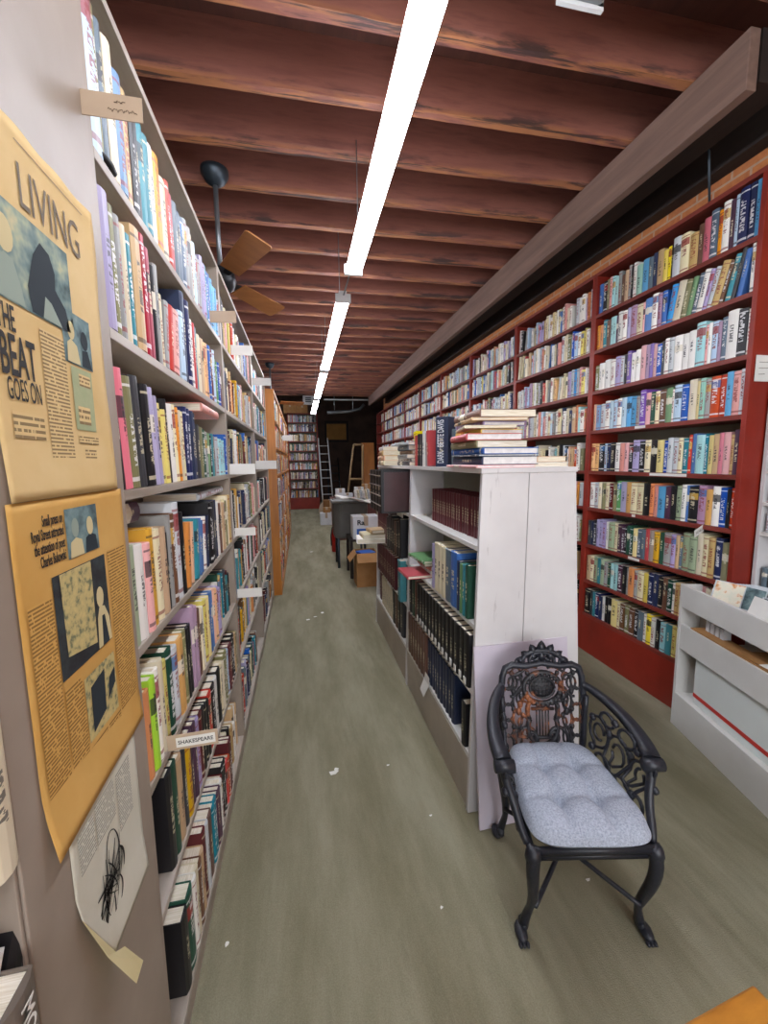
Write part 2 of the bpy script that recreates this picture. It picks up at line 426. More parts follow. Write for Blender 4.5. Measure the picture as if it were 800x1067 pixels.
NAMES = {'butter':'pale yellow','olive':'olive','steel_blue':'steel blue','sky_blue':'sky blue','pale_blue':'pale blue','dark_green':'dark green','lime':'lime green'}
def cname(c): return NAMES.get(c, c.replace('_', ' '))
ORD = 'first second third fourth fifth sixth seventh eighth ninth tenth eleventh twelfth thirteenth fourteenth fifteenth sixteenth seventeenth eighteenth nineteenth twentieth'.split()
def ordinal(k):
    if k < 20: return ORD[k]
    if k < 29: return 'twenty-' + ORD[k-20]
    if k == 29: return 'thirtieth'
    if k < 39: return 'thirty-' + ORD[k-30]
    if k == 39: return 'fortieth'
    return 'forty-' + ORD[k-40]

CAND = []       # every upright book of the rows one can make out: dicts
def row(key, xf, z, start, dirn, seq, depth, where, end, facing, split=62, jit=.006, room=None, alt=('white', 'cream', 'black', 'tan', 'grey', 'navy', 'silver', 'pale_blue', 'brown', 'teal', 'maroon', 'olive')):
    """stands the books of one shelf; facing: rotation about z; dirn: which way along y the row runs"""
    items = []
    for tok in seq.split(','):
        a = tok.split(); c, t, h = a[0], float(a[1])/1000, float(a[2])/1000
        le = float(a[3]) if len(a) > 3 else 0
        k = max(1, round(t/.042)) if t*1000 > split else 1
        for q in range(k):
            items.append((c if q == 0 or rnd.random() < .55 else rnd.choice(alt), t/k*1.0, h*(1 if q == 0 else rnd.uniform(.93, 1.03)), le))
    if room:
        tot = 0; p = h0 = 0
        for c, t, h, le in items:
            if le < p and p > 0: tot += (math.sin(math.radians(p))-math.sin(math.radians(max(le, 0))))*min(h0, h)
            tot += t/math.cos(math.radians(le)); p = le; h0 = h
        if tot > room:
            q = 1-(tot-room)/sum(i[1] for i in items); items = [(c, t*q, h, le) for c, t, h, le in items]
    cur = start; rowlist = []; prevle = 0; prevh = 0
    for c, t, h, le in items:
        if le < prevle and prevle > 0:
            cur += dirn*(math.sin(math.radians(prevle))-math.sin(math.radians(max(le, 0))))*min(prevh, h)
        if le < 0 and prevle >= 0: cur += dirn*.24*math.sin(math.radians(-le))*.4
        d = depth*rnd.uniform(.8, 1.0); g = .0006
        T = Matrix.Translation((xf + (1 if facing < 0 else -1)*rnd.uniform(0, jit), cur, z)) @ Matrix.Rotation(facing, 4, 'Z')
        if le:
            px = t if le > 0 else 0
            T = T @ Matrix.Translation((px,0,0)) @ Matrix.Rotation(math.radians(le), 4, 'Y') @ Matrix.Translation((-px,0,0))
        rowlist.append(dict(c=c, t=t-g, h=h, d=d, T=T, y=cur+dirn*t/2, x=xf, z=z+h/2, where=where, end=end, fx=facing))
        cur += dirn*t/math.cos(math.radians(le)); prevle = le; prevh = h
    for i, b in enumerate(rowlist):
        b['prev'] = rowlist[i-1]['c'] if i else None
        b['next'] = rowlist[i+1]['c'] if i+1 < len(rowlist) else None
        b['i'] = i; b['n'] = len(rowlist); b['key'] = key
        dx, dy, dz = b['x'], b['y'], b['z']-1.6
        d2 = dx*dx+dy*dy+dz*dz
        b['area'] = b['t']*b['h']*abs(dx)/d2**1.5
    CAND.extend(rowlist)
    return cur
def size_word(b):
    if b['h'] > .262 and b['t'] > .03: return 'big'
    if b['h'] > .25: return 'tall'
    if b['t'] < .027: return 'slim'
    if b['t'] > .056: return 'thick'
    if b['h'] < .2: return 'short'
    return ''
def place_candidates(limit):
    CAND.sort(key=lambda b: -b['area'])
    used = set()
    for k, b in enumerate(CAND):
        if k >= limit:
            book_stuff(b['t'], b['h'], b['d'], b['c'], b['T']); continue
        c = cname(b['c']); sw = size_word(b)
        base = (sw+' ' if sw else '') + c + ' book'
        if b['prev'] and b['next']:
            if b['prev'] == b['next'] : btw = f"between two {cname(b['prev'])} books"
            else: btw = f"between {cname(b['prev'])} and {cname(b['next'])} books"
        else:
            nb = b['next'] or b['prev']; btw = f"at row end beside {cname(nb)} book"
        l1 = f"{base} {btw}, {b['where']}"
        if l1 in used or len(l1.replace('-', ' ').split()) > 16 or b['prev'] == b['c'] or b['next'] == b['c']:
            k2 = b['i'] if b['end'][0] == 0 else b['n']-1-b['i']
            l1 = f"{base}, {ordinal(k2)} from {b['end'][1]}, {b['where']}"
        used.add(l1)
        book_thing(b['t'], b['h'], b['d'], b['c'], b['T'], l1, 'books upright on the shelves')
    return used

def fill(xf, z, y0, y1, facing, pal, depth=.15, h=(.17,.24), t=(.018,.05), maxh=.27, gap=.03):
    """an uncounted stretch of books between y0 and y1"""
    dirn = 1 if y1 > y0 else -1; cur = y0; lean = 0
    while (y1-cur)*dirn > .03:
        tt = rnd.uniform(*t); hh = min(maxh, rnd.uniform(*h)); dd = depth*rnd.uniform(.8, 1)
        if (y1-cur)*dirn < tt+.002: break
        c = rnd.choice(pal)
        T = Matrix.Translation((xf+(1 if facing < 0 else -1)*rnd.uniform(0, .015), cur, z)) @ Matrix.Rotation(facing, 4, 'Z')
        if rnd.random() < .12 and (y1-cur)*dirn > .1:
            a = math.radians(rnd.uniform(3, 9))
            T = T @ Matrix.Translation((tt,0,0)) @ Matrix.Rotation(a, 4, 'Y') @ Matrix.Translation((-tt,0,0))
            cur += dirn*math.sin(a)*hh
        book_stuff(tt-.0006, hh, dd, c, T)
        cur += dirn*tt
        if rnd.random() < gap: cur += dirn*rnd.uniform(.01, .06)
PALE = ['white']*6+['cream']*5+['pale_blue']*2+['silver']*3+['pink','butter','aqua','lavender','tan','red','navy','grey','black','sky_blue','mauve','olive','peach','blue','salmon']
MIXED = ['white']*3+['cream']*3+['black']*4+['navy']*2+['brown','maroon','tan','grey','slate','red','dark_green','teal','blue','mustard','lavender','charcoal','plum','olive','orange','pink','silver']
WARM = ['cream']*3+['white']*2+['orange','red','tan','brown','salmon','peach','mustard','charcoal','slate','navy','maroon','butter','taupe','grey']

L_UP, R_UP = PI/2, -PI/2

# ------------------------------------------------------------------ the room
WR, WL, WF, WB = 2.56, -3.0, -3.6, 17.0
m = MB(); m.box(WL, WF, -.1, 4.2, WB, 0); struct(obj('floor', m, M['floor']))
m = MB(); v = []; f = []; r_ = random.Random(3); K = 90
for i in range(K+1):
    yy = -1.2+13.4*i/K; e = .652+.006*math.sin(i*.5)+r_.uniform(-.004, .004)
    v += [(-.366, yy, .0), (-.36, yy, .003), (e-.008, yy, .003), (e, yy, .0)]
for i in range(K):
    for j in range(3): f.append((i*4+j, i*4+j+1, i*4+j+5, i*4+j+4))
m.add(v, f, None, 0, True); o = struct(obj('floor_runner', m, M['floor']))
m = MB(); m.box(WR, WF, 0, WR+.15, 12.7, 4.6); struct(obj('wall_right', m, M['brick']))
m = MB(); m.box(WR+.9, 12.7, 0, WR+1.05, WB, 4.6); m.box(WR+.15, 12.7, 0, WR+.9, 12.85, 4.6); struct(obj('wall_right_rear', m, M['dark_plaster']))
m = MB(); m.box(WL-.15, WF, 0, WL, WB, 4.6); struct(obj('wall_left', m, M['plaster']))
m = MB(); m.box(WL-.15, WB, 0, 4.2, WB+.15, 4.6); struct(obj('wall_back', m, M['dark_plaster']))
m = MB()
for a in ((WL, 0, -2.0, 4.6), (2.2, 0, WR, 4.6), (-2.0, 0, 2.2, .7), (-2.0, 3.2, 2.2, 4.6)):
    m.box(a[0], WF-.15, a[1], a[2], WF, a[3])
struct(obj('wall_front', m, M['plaster']))
m = MB()
for x in (-2.0, -.64, .76, 2.14): m.box(x, WF-.12, .7, x+.06, WF-.04, 3.2)
m.box(-2.0, WF-.12, .7, 2.2, WF-.04, .76); m.box(-2.0, WF-.12, 3.14, 2.2, WF-.04, 3.2)
struct(obj('window_1', m, M['dark_steel']))
JB = 3.45
m = MB(); m.box(WL-.15, WF-.15, JB+.27, WR+.15, 12.05, JB+.33); struct(obj('ceiling', m, M['deck']))
m = MB(); m.box(WL-.15, 12.05, 4.6, 4.2, WB+.15, 4.7); m.box(WL-.15, 12.0, JB+.27, 4.2, 12.06, 4.7); struct(obj('ceiling_rear', m, M['dark_plaster']))

def joist_mesh(x0, x1, sd):
    r = random.Random(sd); k = 46; v = []; f = []
    a = [r.uniform(-.004, .004) for _ in range(k+1)]; ph = r.uniform(0, 9)
    for i in range(k+1):
        x = x0+(x1-x0)*i/k
        lo = .012*max(0, math.sin(ph+i*.55)+math.sin(ph*2+i*.23)-.7)+abs(a[i])
        wb = .008*max(0, math.sin(ph*3+i*.4)-.2)
        v += [(x, -.026+wb, lo), (x, .026, a[i]*.4), (x, .026, .275), (x, -.026, .275), (x, -.026, .03+lo)]
    for i in range(k):
        for j in range(5):
            f.append((i*5+j, i*5+(j+1) % 5, (i+1)*5+(j+1) % 5, (i+1)*5+j))
    f += [(4,3,2,1,0), tuple(k*5+j for j in range(5))]
    mb = MB(); mb.add(v, f); return mb.mesh('joist', M['joist'])
jm = [joist_mesh(WL, WR, s) for s in range(7)]
for i in range(39):
    y = -3.228+.4*i
    if y > 12: break
    o = link('ceiling_joist', jm[(i*3) % 7], None, (0, y, JB), (0, 0, math.radians(-.4+.15*((i*5) % 3))))
    struct(o)
m = MB(); m.box(1.975, 1.665, 3.2, 2.03, 12.0, JB-.004); struct(obj('beam_fascia', m, M['beam_wood'], bevel=.004))
m = MB(); m.box(2.035, 1.66, 3.235, 2.2, 12.0, JB-.004); struct(obj('beam', m, M['dark_wood']))
m = MB(); m.box(2.46, 1.0, 3.27, 2.555, 12.0, JB-.004); struct(obj('trim_1', m, M['dark_wood']))
m = MB(); m.tube([(2.33, 2.12, 3.01), (2.31, 2.13, 3.3), (2.2, 2.14, JB-.01)], .007); tag(obj('hanger_rod', m, M['dark_steel']), 'thin dark metal rod running from brick wall bookcase up to ceiling', 'rod')
# sheet metal duct seen at the top of the picture
t = thing('air_duct', 'small sheet metal air duct box hanging under ceiling beside the wooden beam', 'duct', (1.03, 1.42, 3.2))
m = MB(); m.box(-.075, -.2, 0, .075, .07, .24); obj('duct_box', m, M['steel'], t, bevel=.004)
m = MB()
for a in ((-.09,.07,-.012,.09,.085,.012), (-.09,.07,.22,.09,.085,.244), (-.09,.07,0,-.066,.085,.23), (.066,.07,0,.09,.085,.23)): m.box(*a)
obj('flange', m, M['alu'], t)

# lights -------------------------------------------------------------
def light(y0, y1, x, label, n):
    t = thing('fluorescent_light', label, 'ceiling light', (x, y0, 2.86), 0, 'row of fluorescent lights')
    L = y1-y0
    m = MB(); m.prism([(-.03,.05),(.03,.05),(.03,.032),(-.03,.032)][::-1], 0, L, Matrix(((1,0,0,0),(0,0,1,0),(0,1,0,.0),(0,0,0,1))))
    m.box(-.03, 0, .03, .03, L, .075); obj('housing', m, M['enamel'], t)
    for s in (-1, 1):
        q = MB(); k = max(1, round(L/1.22))
        q.tube([(s*.034, .03, .008), (s*.034, L-.03, .008)], .0185, 10); obj('tube', q, M['tube'], t)
    for y in (0, L):
        q = MB(); q.box(-.06, y-.012, -.014, .06, y+.012, .05); obj('end_cap', q, M['enamel'], t)
    for y in (.25, L-.25):
        q = MB(); q.tube([(0, y, .07), (0, y, JB-2.86+.05)], .003, 4); obj('hanging_wire', q, M['steel'], t)
for i, (a, b, x, l) in enumerate(((.45, 2.93, .395, 'long bare tube fluorescent light nearest the viewer, hanging above the aisle'),
        (3.42, 5.87, .375, 'second hanging tube light along the aisle, with visible end bracket'),
        (6.08, 8.45, .372, 'third hanging tube light along the aisle, before the vent'),
        (8.7, 11.1, .37, 'farthest small hanging tube light in front of the rear bookcase'),
        (-2.4, .1, .40, 'tube light behind the viewer above the aisle'),
        (11.9, 14.3, -1.05, 'tube light behind the orange bookcases near the rear bookcase'))):
    light(a, b, x, l, i)
m = MB(); m.tube([(.385, 2.94, 2.9), (.38, 3.41, 2.9)], .006, 6); tag(obj('conduit', m, M['steel']), 'thin metal conduit joining the first two hanging tube lights', 'conduit')

# fans ---------------------------------------------------------------
def fan(x, y, z, rot, label, lean):
    t = thing('ceiling_fan', label, 'ceiling fan', (x, y, z), rot, 'ceiling fans')
    m = MB(); m.lathe([(.0,JB-z+.01),(.085,JB-z+.01),(.085,JB-z-.02),(.06,JB-z-.06),(.025,JB-z-.085),(.0,JB-z-.085)][::-1], 20); obj('canopy', m, M['dark_steel'], t)
    m = MB(); m.tube([(0,0,.06),(0,0,JB-z-.07)], .016, 8); obj('down_rod', m, M['steel'], t)
    m = MB(); m.lathe([(0,-.08),(.05,-.078),(.085,-.05),(.1,0),(.085,.05),(.04,.08),(0,.082)], 20); obj('motor', m, M['black_metal'], t)
    for k in range(3):
        a = k*PI*2/3; R = Matrix.Rotation(a, 4, 'Z') @ Matrix.Rotation(math.radians(-17), 4, 'X')
        q = MB(); q.prism([(.17,-.062),(.62,-.078),(.635,-.065),(.635,.065),(.62,.078),(.17,.062)], -.004, .004, R); b = obj('blade', q, M['blade_wood'], t)
        q = MB(); q.prism([(.08,-.016),(.2,-.035),(.25,-.02),(.25,.02),(.2,.035),(.08,.016)], .004, .011, R); obj('blade_arm', q, M['black_metal'], b)
fan(-.47, 3.03, 2.8, math.radians(-62), 'ceiling fan with tan wooden blades above the near grey bookcase', 0)
fan(-.5, 8.3, 2.75, math.radians(20), 'distant ceiling fan hanging above the orange wood bookcase', 0)

# ------------------------------------------------------------------ bookcases
def case(name, label, xf, xb, y0, y1, zs, ztop, mats, thick=.022, top_t=.022, base=True, group=None, kick=None, toplip=False):
    """one bookcase unit; xf front plane, xb back plane, zs = shelf top surfaces, first one is the lowest"""
    mb_, me_, mk_ = mats
    t = thing(name, label, 'bookcase', ((xf+xb)/2, (y0+y1)/2, 0), 0, group)
    cx, cy = (xf+xb)/2, (y0+y1)/2
    lo, hi = min(xf, xb)-cx, max(xf, xb)-cx
    h = (y1-y0)/2
    for s in (-1, 1):
        q = MB(); a, b = (-h, -h+thick) if s < 0 else (h-thick, h)
        q.box(lo, a, 0, hi, b, ztop); obj('side_panel', q, mb_, t, bevel=.0015)
    e = .012; back = (hi-e, hi) if xb > xf else (lo, lo+e)
    q = MB(); q.box(back[0], -h+thick, .0, back[1], h-thick, ztop); obj('back_panel', q, mk_, t)
    for z in zs:
        q = MB(); q.box(lo+.0, -h+thick, z-thick, hi-e if xb > xf else hi, h-thick, z) if xb > xf else q.box(lo+e, -h+thick, z-thick, hi, h-thick, z)
        obj('shelf', q, me_, t, bevel=.0015)
    q = MB(); q.box(lo, -h, ztop, hi, h, ztop+top_t); obj('top_board', q, me_, t, bevel=.0015)
    zl = zs[0]-thick
    if zl > .03:
        q = MB(); f = (lo, lo+.018) if xf < xb else (hi-.018, hi)
        q.box(f[0], -h+thick, 0, f[1], h-thick, zl); obj('kick_board', q, kick or mb_, t)
    return t
ZL = [.075, .505, .85, 1.19, 1.545, 1.88, 2.215]
GL = 'grey-taupe bookcases along the aisle'
for i, (a, b) in enumerate(((.948, 2.3), (2.3, 3.65), (3.65, 5.0))):
    case('bookcase', ['grey-taupe bookcase section beside the yellowed newspaper pages, with the lettered name card', 'grey-taupe bookcase section below the nearer ceiling fan blades', 'grey-taupe bookcase section touching the orange wooden bookcase'][i],
         -.37, -.63, a, b, ZL, 2.56, (M['taupe'], M['taupe_edge'], M['taupe']))
t = case('bookcase', 'grey-taupe bookcase section at the picture edge with a book poking out', -.37, -.63, -.6, .546, [.075, .42, .745, 1.115, 1.45, 1.8, 2.15], 2.56, (M['taupe'], M['taupe_edge'], M['taupe']), .006)
m = MB(); m.box(-.63, .548, 0, -.367, .946, 2.582); q = obj('end_panel', m, M['taupe'], None, bevel=.002); tag(q, 'broad grey-taupe panel between bookcase sections carrying pinned newspaper pages', 'panel')
ZR = [.327, .61, .906, 1.21, 1.504, 1.822, 2.126, 2.435, 2.70]
ry = [1.775, 2.985, 4.19, 5.395, 6.6, 7.805, 9.01, 10.2, 11.3, 12.4]
rl = ['dark red bookcase section nearest the white bin cabinet', 'dark red bookcase section just behind the chair and white case', 'third dark red bookcase section from the white bin cabinet',
      'fourth dark red bookcase section from the white bin cabinet', 'fifth dark red bookcase section from the white bin cabinet', 'sixth dark red bookcase section along the brick wall',
      'seventh dark red bookcase section along the brick wall', 'eighth dark red bookcase section along the brick wall', 'farthest dark red bookcase section with bare shelves at its end']
for i in range(9):
    case('bookcase', rl[i], 2.28, 2.545, ry[i], ry[i+1], ZR, 2.985, (M['red_paint'], M['red_edge'], M['shelf_grey']), .026, .026, group='dark red wall bookcases')
ow = (M['orange_wood'], M['orange_wood'], M['taupe'])
ZO = [.1, .45, .8, 1.13, 1.46, 1.79, 2.11]
for i in range(4):
    case('bookcase', ['orange stained wooden bookcase whose end stands beside grey case', 'second orange wooden bookcase along the left row', 'third orange wooden bookcase along the left row', 'last orange wooden bookcase before the rear red shelves'][i],
         -.275, -.56, 5.02+1.25*i, 5.02+1.25*(i+1), ZO, 2.42, ow, group='orange wooden bookcases')

# ------------------------------------------------------------------ white A-frame case in the middle of the shop
def xl(z): return .69+.03*z
def xr(z): return 1.265-.06*z
def xz_prism(mb, pts, y0, y1):
    """outline in x,z raised along y"""
    n = len(pts)
    v = [(p[0], y0, p[1]) for p in pts]+[(p[0], y1, p[1]) for p in pts]
    f = [tuple(range(n)), tuple(range(2*n-1, n-1, -1))]+[((i+1) % n, i, n+i, n+(i+1) % n) for i in range(n)]
    mb.add(v, f)
CT = 1.545; CY0, CY1, CY2 = 1.60, 2.74, 3.95
ZC = [.28, .585, .887, 1.235]
for u, (a, b, lab) in enumerate(((CY0, CY1, 'white painted A-frame bookcase with scuffed two-plank end behind the chair'), (CY1, CY2, 'farther white bookcase section filled with dark oversized volumes'))):
    t = thing('a_frame_bookcase', lab, 'bookcase', (0, 0, 0), 0, 'white A-frame bookcases')
    ends = [(a, a+.022), (b-.022, b)]
    for k, (e0, e1) in enumerate(ends):
        if u == 0 and k == 0:
            xm = .95
            for nm, q0, q1 in (('end_plank', None, xm-.0015), ('end_plank', xm+.0015, None)):
                m = MB(); l0, l1 = (xl(0) if q0 is None else q0), (xl(CT) if q0 is None else q0)
                r0, r1 = (xr(0) if q1 is None else q1-.02), (xr(CT) if q1 is None else q1)
                if q0 is not None: l0 -= .02
                xz_prism(m, [(l0,0),(r0,0),(r1,CT),(l1,CT)], e0, e1); obj(nm, m, M['white_paint'], t, bevel=.002)
        else:
            m = MB(); xz_prism(m, [(xl(0),0),(xr(0),0),(xr(CT),CT),(xl(CT),CT)], e0, e1); obj('end_panel', m, M['white_paint'], t, bevel=.002)
    m = MB(); xz_prism(m, [(.965,0),(.98,0),(.98,CT),(.965,CT)], a+.022, b-.022); obj('centre_panel', m, M['shelf_grey'], t)
    for z in ZC:
        for x0, x1 in ((xl(z)+.0, .965), (.98, xr(z))):
            m = MB(); m.box(x0, a+.022, z-.022, x1, b-.022, z); obj('shelf', m, M['white_clean'], t, bevel=.002)
    m = MB(); m.box(xl(CT)-.006, a-(.004 if u == 0 else 0), CT, xr(CT)+.006, b, CT+.022); obj('top_board', m, M['white_paint'], t, bevel=.003)
    for x0, x1 in ((xl(.1)+.004, xl(.1)+.02), (xr(.1)-.02, xr(.1)-.004)):
        m = MB(); m.box(x0, a+.022, 0, x1, b-.022, ZC[0]-.022); obj('kick_board', m, M['cream_paint'], t)

def vol(x, y, z, t_, h, d, col, label, group=None, rot=R_UP, name='bound_volume', cat='book volume', rs=(.3, .3), tilt=0, pm=None):
    T = Matrix.Translation((x, y, z)) @ Matrix.Rotation(rot, 4, 'Z') @ Matrix.Rotation(math.radians(tilt), 4, 'Y')
    return book_thing(t_, h, d, col, T, label, group, name, cat, pm, rs)
# top row: the long set of dark red volumes
y = 2.44
for i in range(22):
    vol(.79+rnd.uniform(0, .006), y, 1.236, .0358, .195, .14, 'crimson' if 0 else 'maroon', 'dark red bound volume in the long uniform set, white case upper shelf', 'set of dark red bound volumes', rs=(.25, .36))
    y -= .0368
# second row
y = 2.2
for c, tt, h, l in (('lavender', .045, .25, 'pale lavender tall book beside the flat red books, white case second shelf'),
        ('cream', .058, .265, 'cream bound volume nearest the lavender book, white case second shelf'), ('cream', .058, .265, 'cream bound volume in middle of three, white case second shelf'),
        ('cream', .058, .262, 'cream bound volume beside the slate-blue book, white case second shelf'), ('slate', .075, .265, 'slate-blue thick book between cream and blue volumes, white case second shelf'),
        ('blue', .085, .27, 'thick bright blue book, white case second shelf'), ('navy', .035, .24, 'navy slim book between blue and green volumes, white case second shelf'),
        ('green', .035, .235, 'mid-green volume next to the navy slim book, white case second shelf'), ('teal', .035, .24, 'teal-green volume second from the white end panel, second shelf'),
        ('dark_green', .035, .245, 'dark green volume against the white end panel, second shelf')):
    vol(.715, y, .888, tt-.001, h, .2, c, l, None, name='book', cat='book', rs=(.3, .35)); y -= tt
# flat pile at the far end of that shelf
def flat(x, y, z, w, d, t_, col, label, rot=0, pm=None, name='book', spine=L_UP, group=None, rs=None):
    """a book lying flat; its spine looks along 'spine'; x,y = centre"""
    T = Matrix.Translation((x, y, z)) @ Matrix.Rotation(rot, 4, 'Z') @ Matrix.Translation((d/2 if 0 else 0, 0, 0))
    # local book: thickness x, height z, spine -y  ->  lay down: thickness to z, height to y, spine to -x
    R = Matrix(((0,1,0,-w/2),(0,0,1,-d/2),(1,0,0,0),(0,0,0,1)))
    return book_thing(t_, d, w, col, T @ R, label, group, name, 'book', pm, rs)
zz = .888
for c, w, d, tt, dx, r, l in (('red', .3, .22, .02, -.075, .05, 'flat red book jutting out lowest of the pile, white case second shelf'),
        ('white', .17, .23, .022, .01, .0, 'flat white book above the red one, white case second shelf'), ('salmon', .17, .22, .025, .0, .08, 'flat salmon book in the pile, white case second shelf'),
        ('brown', .2, .24, .022, -.01, -.05, 'flat brown book below the green one, white case second shelf'), ('green', .22, .25, .02, -.03, .12, 'flat green book topping the pile, white case second shelf')):
    flat(.83+dx, 2.47, zz, w, d, tt, c, l, r); zz += tt+.001
vol(.78, 2.7, zz-.11+.0, .05, .25, .15, 'charcoal', 'charcoal book standing behind the flat pile, white case second shelf', None, name='book', cat='book') if 0 else None
# third row: two dark binders, then the black set
vol(.70, 2.66, .586, .075, .25, .2, 'black', 'black thick binder at far end of white case third shelf', None, name='binder', cat='binder', rs=(.1, .2))
vol(.70, 2.58, .586, .06, .262, .2, 'dark_green', 'very dark green binder beside black set, white case third shelf', None, name='binder', cat='binder', rs=(0, .1))
vol(.70, 2.515, .586, .03, .25, .2, 'brown', 'brown slim binder beside black set, white case third shelf', None, name='binder', cat='binder', rs=(0, .1))
y = 2.47
for i in range(14):
    o = vol(.70+rnd.uniform(0, .004), y, .586, .0585, .245, .2, 'black', 'black bound volume with white tag at spine foot, white case third shelf', 'set of black bound volumes', rs=(.1, .1))
    q = MB(); q.box(.018, -.0095, .008, .042, -.0065, .04); obj('spine_tag', q, M['label_white'], o)
    y -= .0597
# bottom row
y = 2.69
for i in range(7):
    vol(.70, y, .281, .058, .275, .2, 'brown', 'dark brown bound volume at far end of white case bottom shelf', 'set of dark brown bound volumes', rs=(.05, .15)); y -= .0592
for i in range(10):
    vol(.71+rnd.uniform(0, .004), y, .281, .044, .26, .2, 'navy', 'dark navy bound volume in white case bottom shelf', 'set of dark navy bound volumes', rs=(.0, .12)); y -= .0449
vol(.70, 1.71, .281, .05, .21, .2, 'black', 'short black book alone at near end of white case bottom shelf', None, name='book', cat='book', rs=(.1, .1))
m = MB(); m.add([(.0,0,0),(.0,.1,0),(.004,.1,.05),(.004,0,.05),(-.03,.01,-.07),(-.028,.09,-.06)], [(0,1,2,3),(0,4,5,1)]); o = obj('paper_label', m, M['label_white'], None, (xl(.28)-.004, 2.2, .278)); tag(o, 'white paper tag hanging over edge of white case bottom shelf', 'label')

# farther section -------------------------------------------------
y = 3.3
for i, tt in enumerate((.13, .11, .12, .12)):
    o = vol(.545, y, 1.237, tt-.003, .30, .36, 'black', ['oversized black volume at far end of four, white case top shelf', 'oversized black volume second from far end, white case top shelf', 'oversized black volume second from near end, white case top shelf', 'oversized dark volume whose brown cover faces the viewer, jutting into aisle'][i], 'four oversized volumes', rs=(.2, .1))
    for zb in (.05, .12, .19, .26):
        q = MB(); q.box(.006, -.0085, zb, tt-.009, -.0035, zb+.006); obj('spine_band', q, M['taupe_edge'], o)
    if i == 3:
        q = MB(); q.box(tt-.0035, .02, .012, tt-.0005, .345, .288); obj('cover_panel', q, M['oxblood'], o)
    y -= tt
y = 3.85
for i in range(8):
    vol(.71, y, .888, .055, .27, .2, 'maroon', 'dark maroon volume, farther white section second shelf', 'maroon volumes in the farther white section', rs=(.1, .2)); y -= .0565
for i, c in enumerate(('black', 'charcoal', 'black', 'black', 'brown', 'black', 'black')):
    vol(.70, y, .888, .07, rnd.uniform(.25, .29), .2, c, f'{cname(c)} tall volume beside white shelf card, farther white section second shelf', 'black volumes in the farther white section', rs=(.1, .3)); y -= .0715
m = MB(); m.box(-.003, -.09, -.03, .0, .09, .022); o = obj('shelf_label', m, M['label_white'], None, (xl(1.2)-.001, 3.02, 1.215)); tag(o, 'small white card on shelf edge below the oversized dark volumes', 'label')
zz = .889
for c, w, d, tt, dx, r, l in (('white', .3, .24, .035, -.1, .1, 'white book lowest of pile jutting into aisle from white case'), ('cream', .27, .22, .03, -.08, -.1, 'cream book in middle of pile jutting into aisle from white case'), ('tan', .2, .2, .025, -.06, .25, 'tan book topping the pile jutting into aisle from white case')):
    pass
y = 3.85
for i in range(12):
    vol(.70, y, .586, .062, .265, .2, 'maroon', 'dark maroon volume, farther white section third shelf', 'maroon volumes on the farther third shelf', rs=(.1, .2)); y -= .0632
vol(.675, 2.90, .586, .085, .30, .2, 'teal', 'big teal volume standing at near end of farther white section', None, name='book', cat='book', rs=(.1, .0))
vol(.72, 2.81, .586, .05, .2, .2, 'black', 'black book squeezed between teal volume and white upright', None, name='book', cat='book', rs=(.1, .1))
o = vol(.72, 3.86, .281, .1, .27, .2, 'maroon', 'reddish volume at far end of farther white section bottom shelf', None, name='book', cat='book', rs=(.3, .1))
y = 3.7
for i in range(6):
    vol(.71, y, .281, .075, .26, .2, 'cream', 'cream volume, farther white section bottom shelf', 'cream volumes on the farther bottom shelf', rs=(.1, .2)); y -= .076
for i in range(4):
    vol(.71, y, .281, .09, .27, .2, ['black','brown','black','charcoal'][i], ['black wide volume beside cream ones, farther bottom shelf','brown wide volume between two black ones, farther bottom shelf','black wide volume beside charcoal one, farther bottom shelf','charcoal wide volume at near end, farther bottom shelf'][i], None, name='book', cat='book', rs=(.1, .2)); y -= .092
m = MB(); m.box(-.003, -.08, -.03, .0, .08, .024); o = obj('shelf_label', m, M['label_white'], None, (xl(.57)-.001, 3.35, .575)); tag(o, 'white card on the farther white section third shelf edge', 'label')

# on top of the case ------------------------------------------------
TZ = CT+.0225
x0 = .755
for (yy, tt, h, c, ti, l) in ((2.70, .06, .2, 'red', 0, 'red and white book standing first of the row on white case top'), (2.635, .05, .205, 'black', 0, 'black book standing beside the red one on white case top'),
        (2.58, .05, .2, 'charcoal', 0, 'charcoal book standing between black and white ones on case top'), (2.525, .06, .215, 'white', 0, 'white book standing among dark ones on white case top'), (2.46, .035, .2, 'grey', 0, 'grey slim book standing on white case top'), (2.42, .045, .21, 'red', -7, 'red book leaning next to the film star biography on case top')):
    vol(x0, yy, TZ, tt, h, .15, c, l, None, name='book', cat='book', tilt=ti, rs=(.3, .2))
o = vol(.745, 2.235, TZ, .08, .272, .2, 'navy', 'thick dark navy biography with tall white spine lettering on case top', None, rot=math.radians(-52), name='book', cat='book', rs=(.0, .0))
letters('spine_title', 'DARK · BETTE DAVIS', .235, .042, M['enamel'], o, (.058, -.0075, .02), Matrix(((0,-1,0),(0,0,-1),(1,0,0))).to_euler(), .01)
o = vol(.80, 2.13, TZ, .03, .2, .15, 'slate', 'slate book standing behind the flat pile on case top', None, rot=math.radians(-60), name='book', cat='book')
PILE = [('pale_blue', .25, .2, .03, .0, 0, 'flat pale blue paper-thin-edged book lowest of big pile on case top'),]
zz = TZ
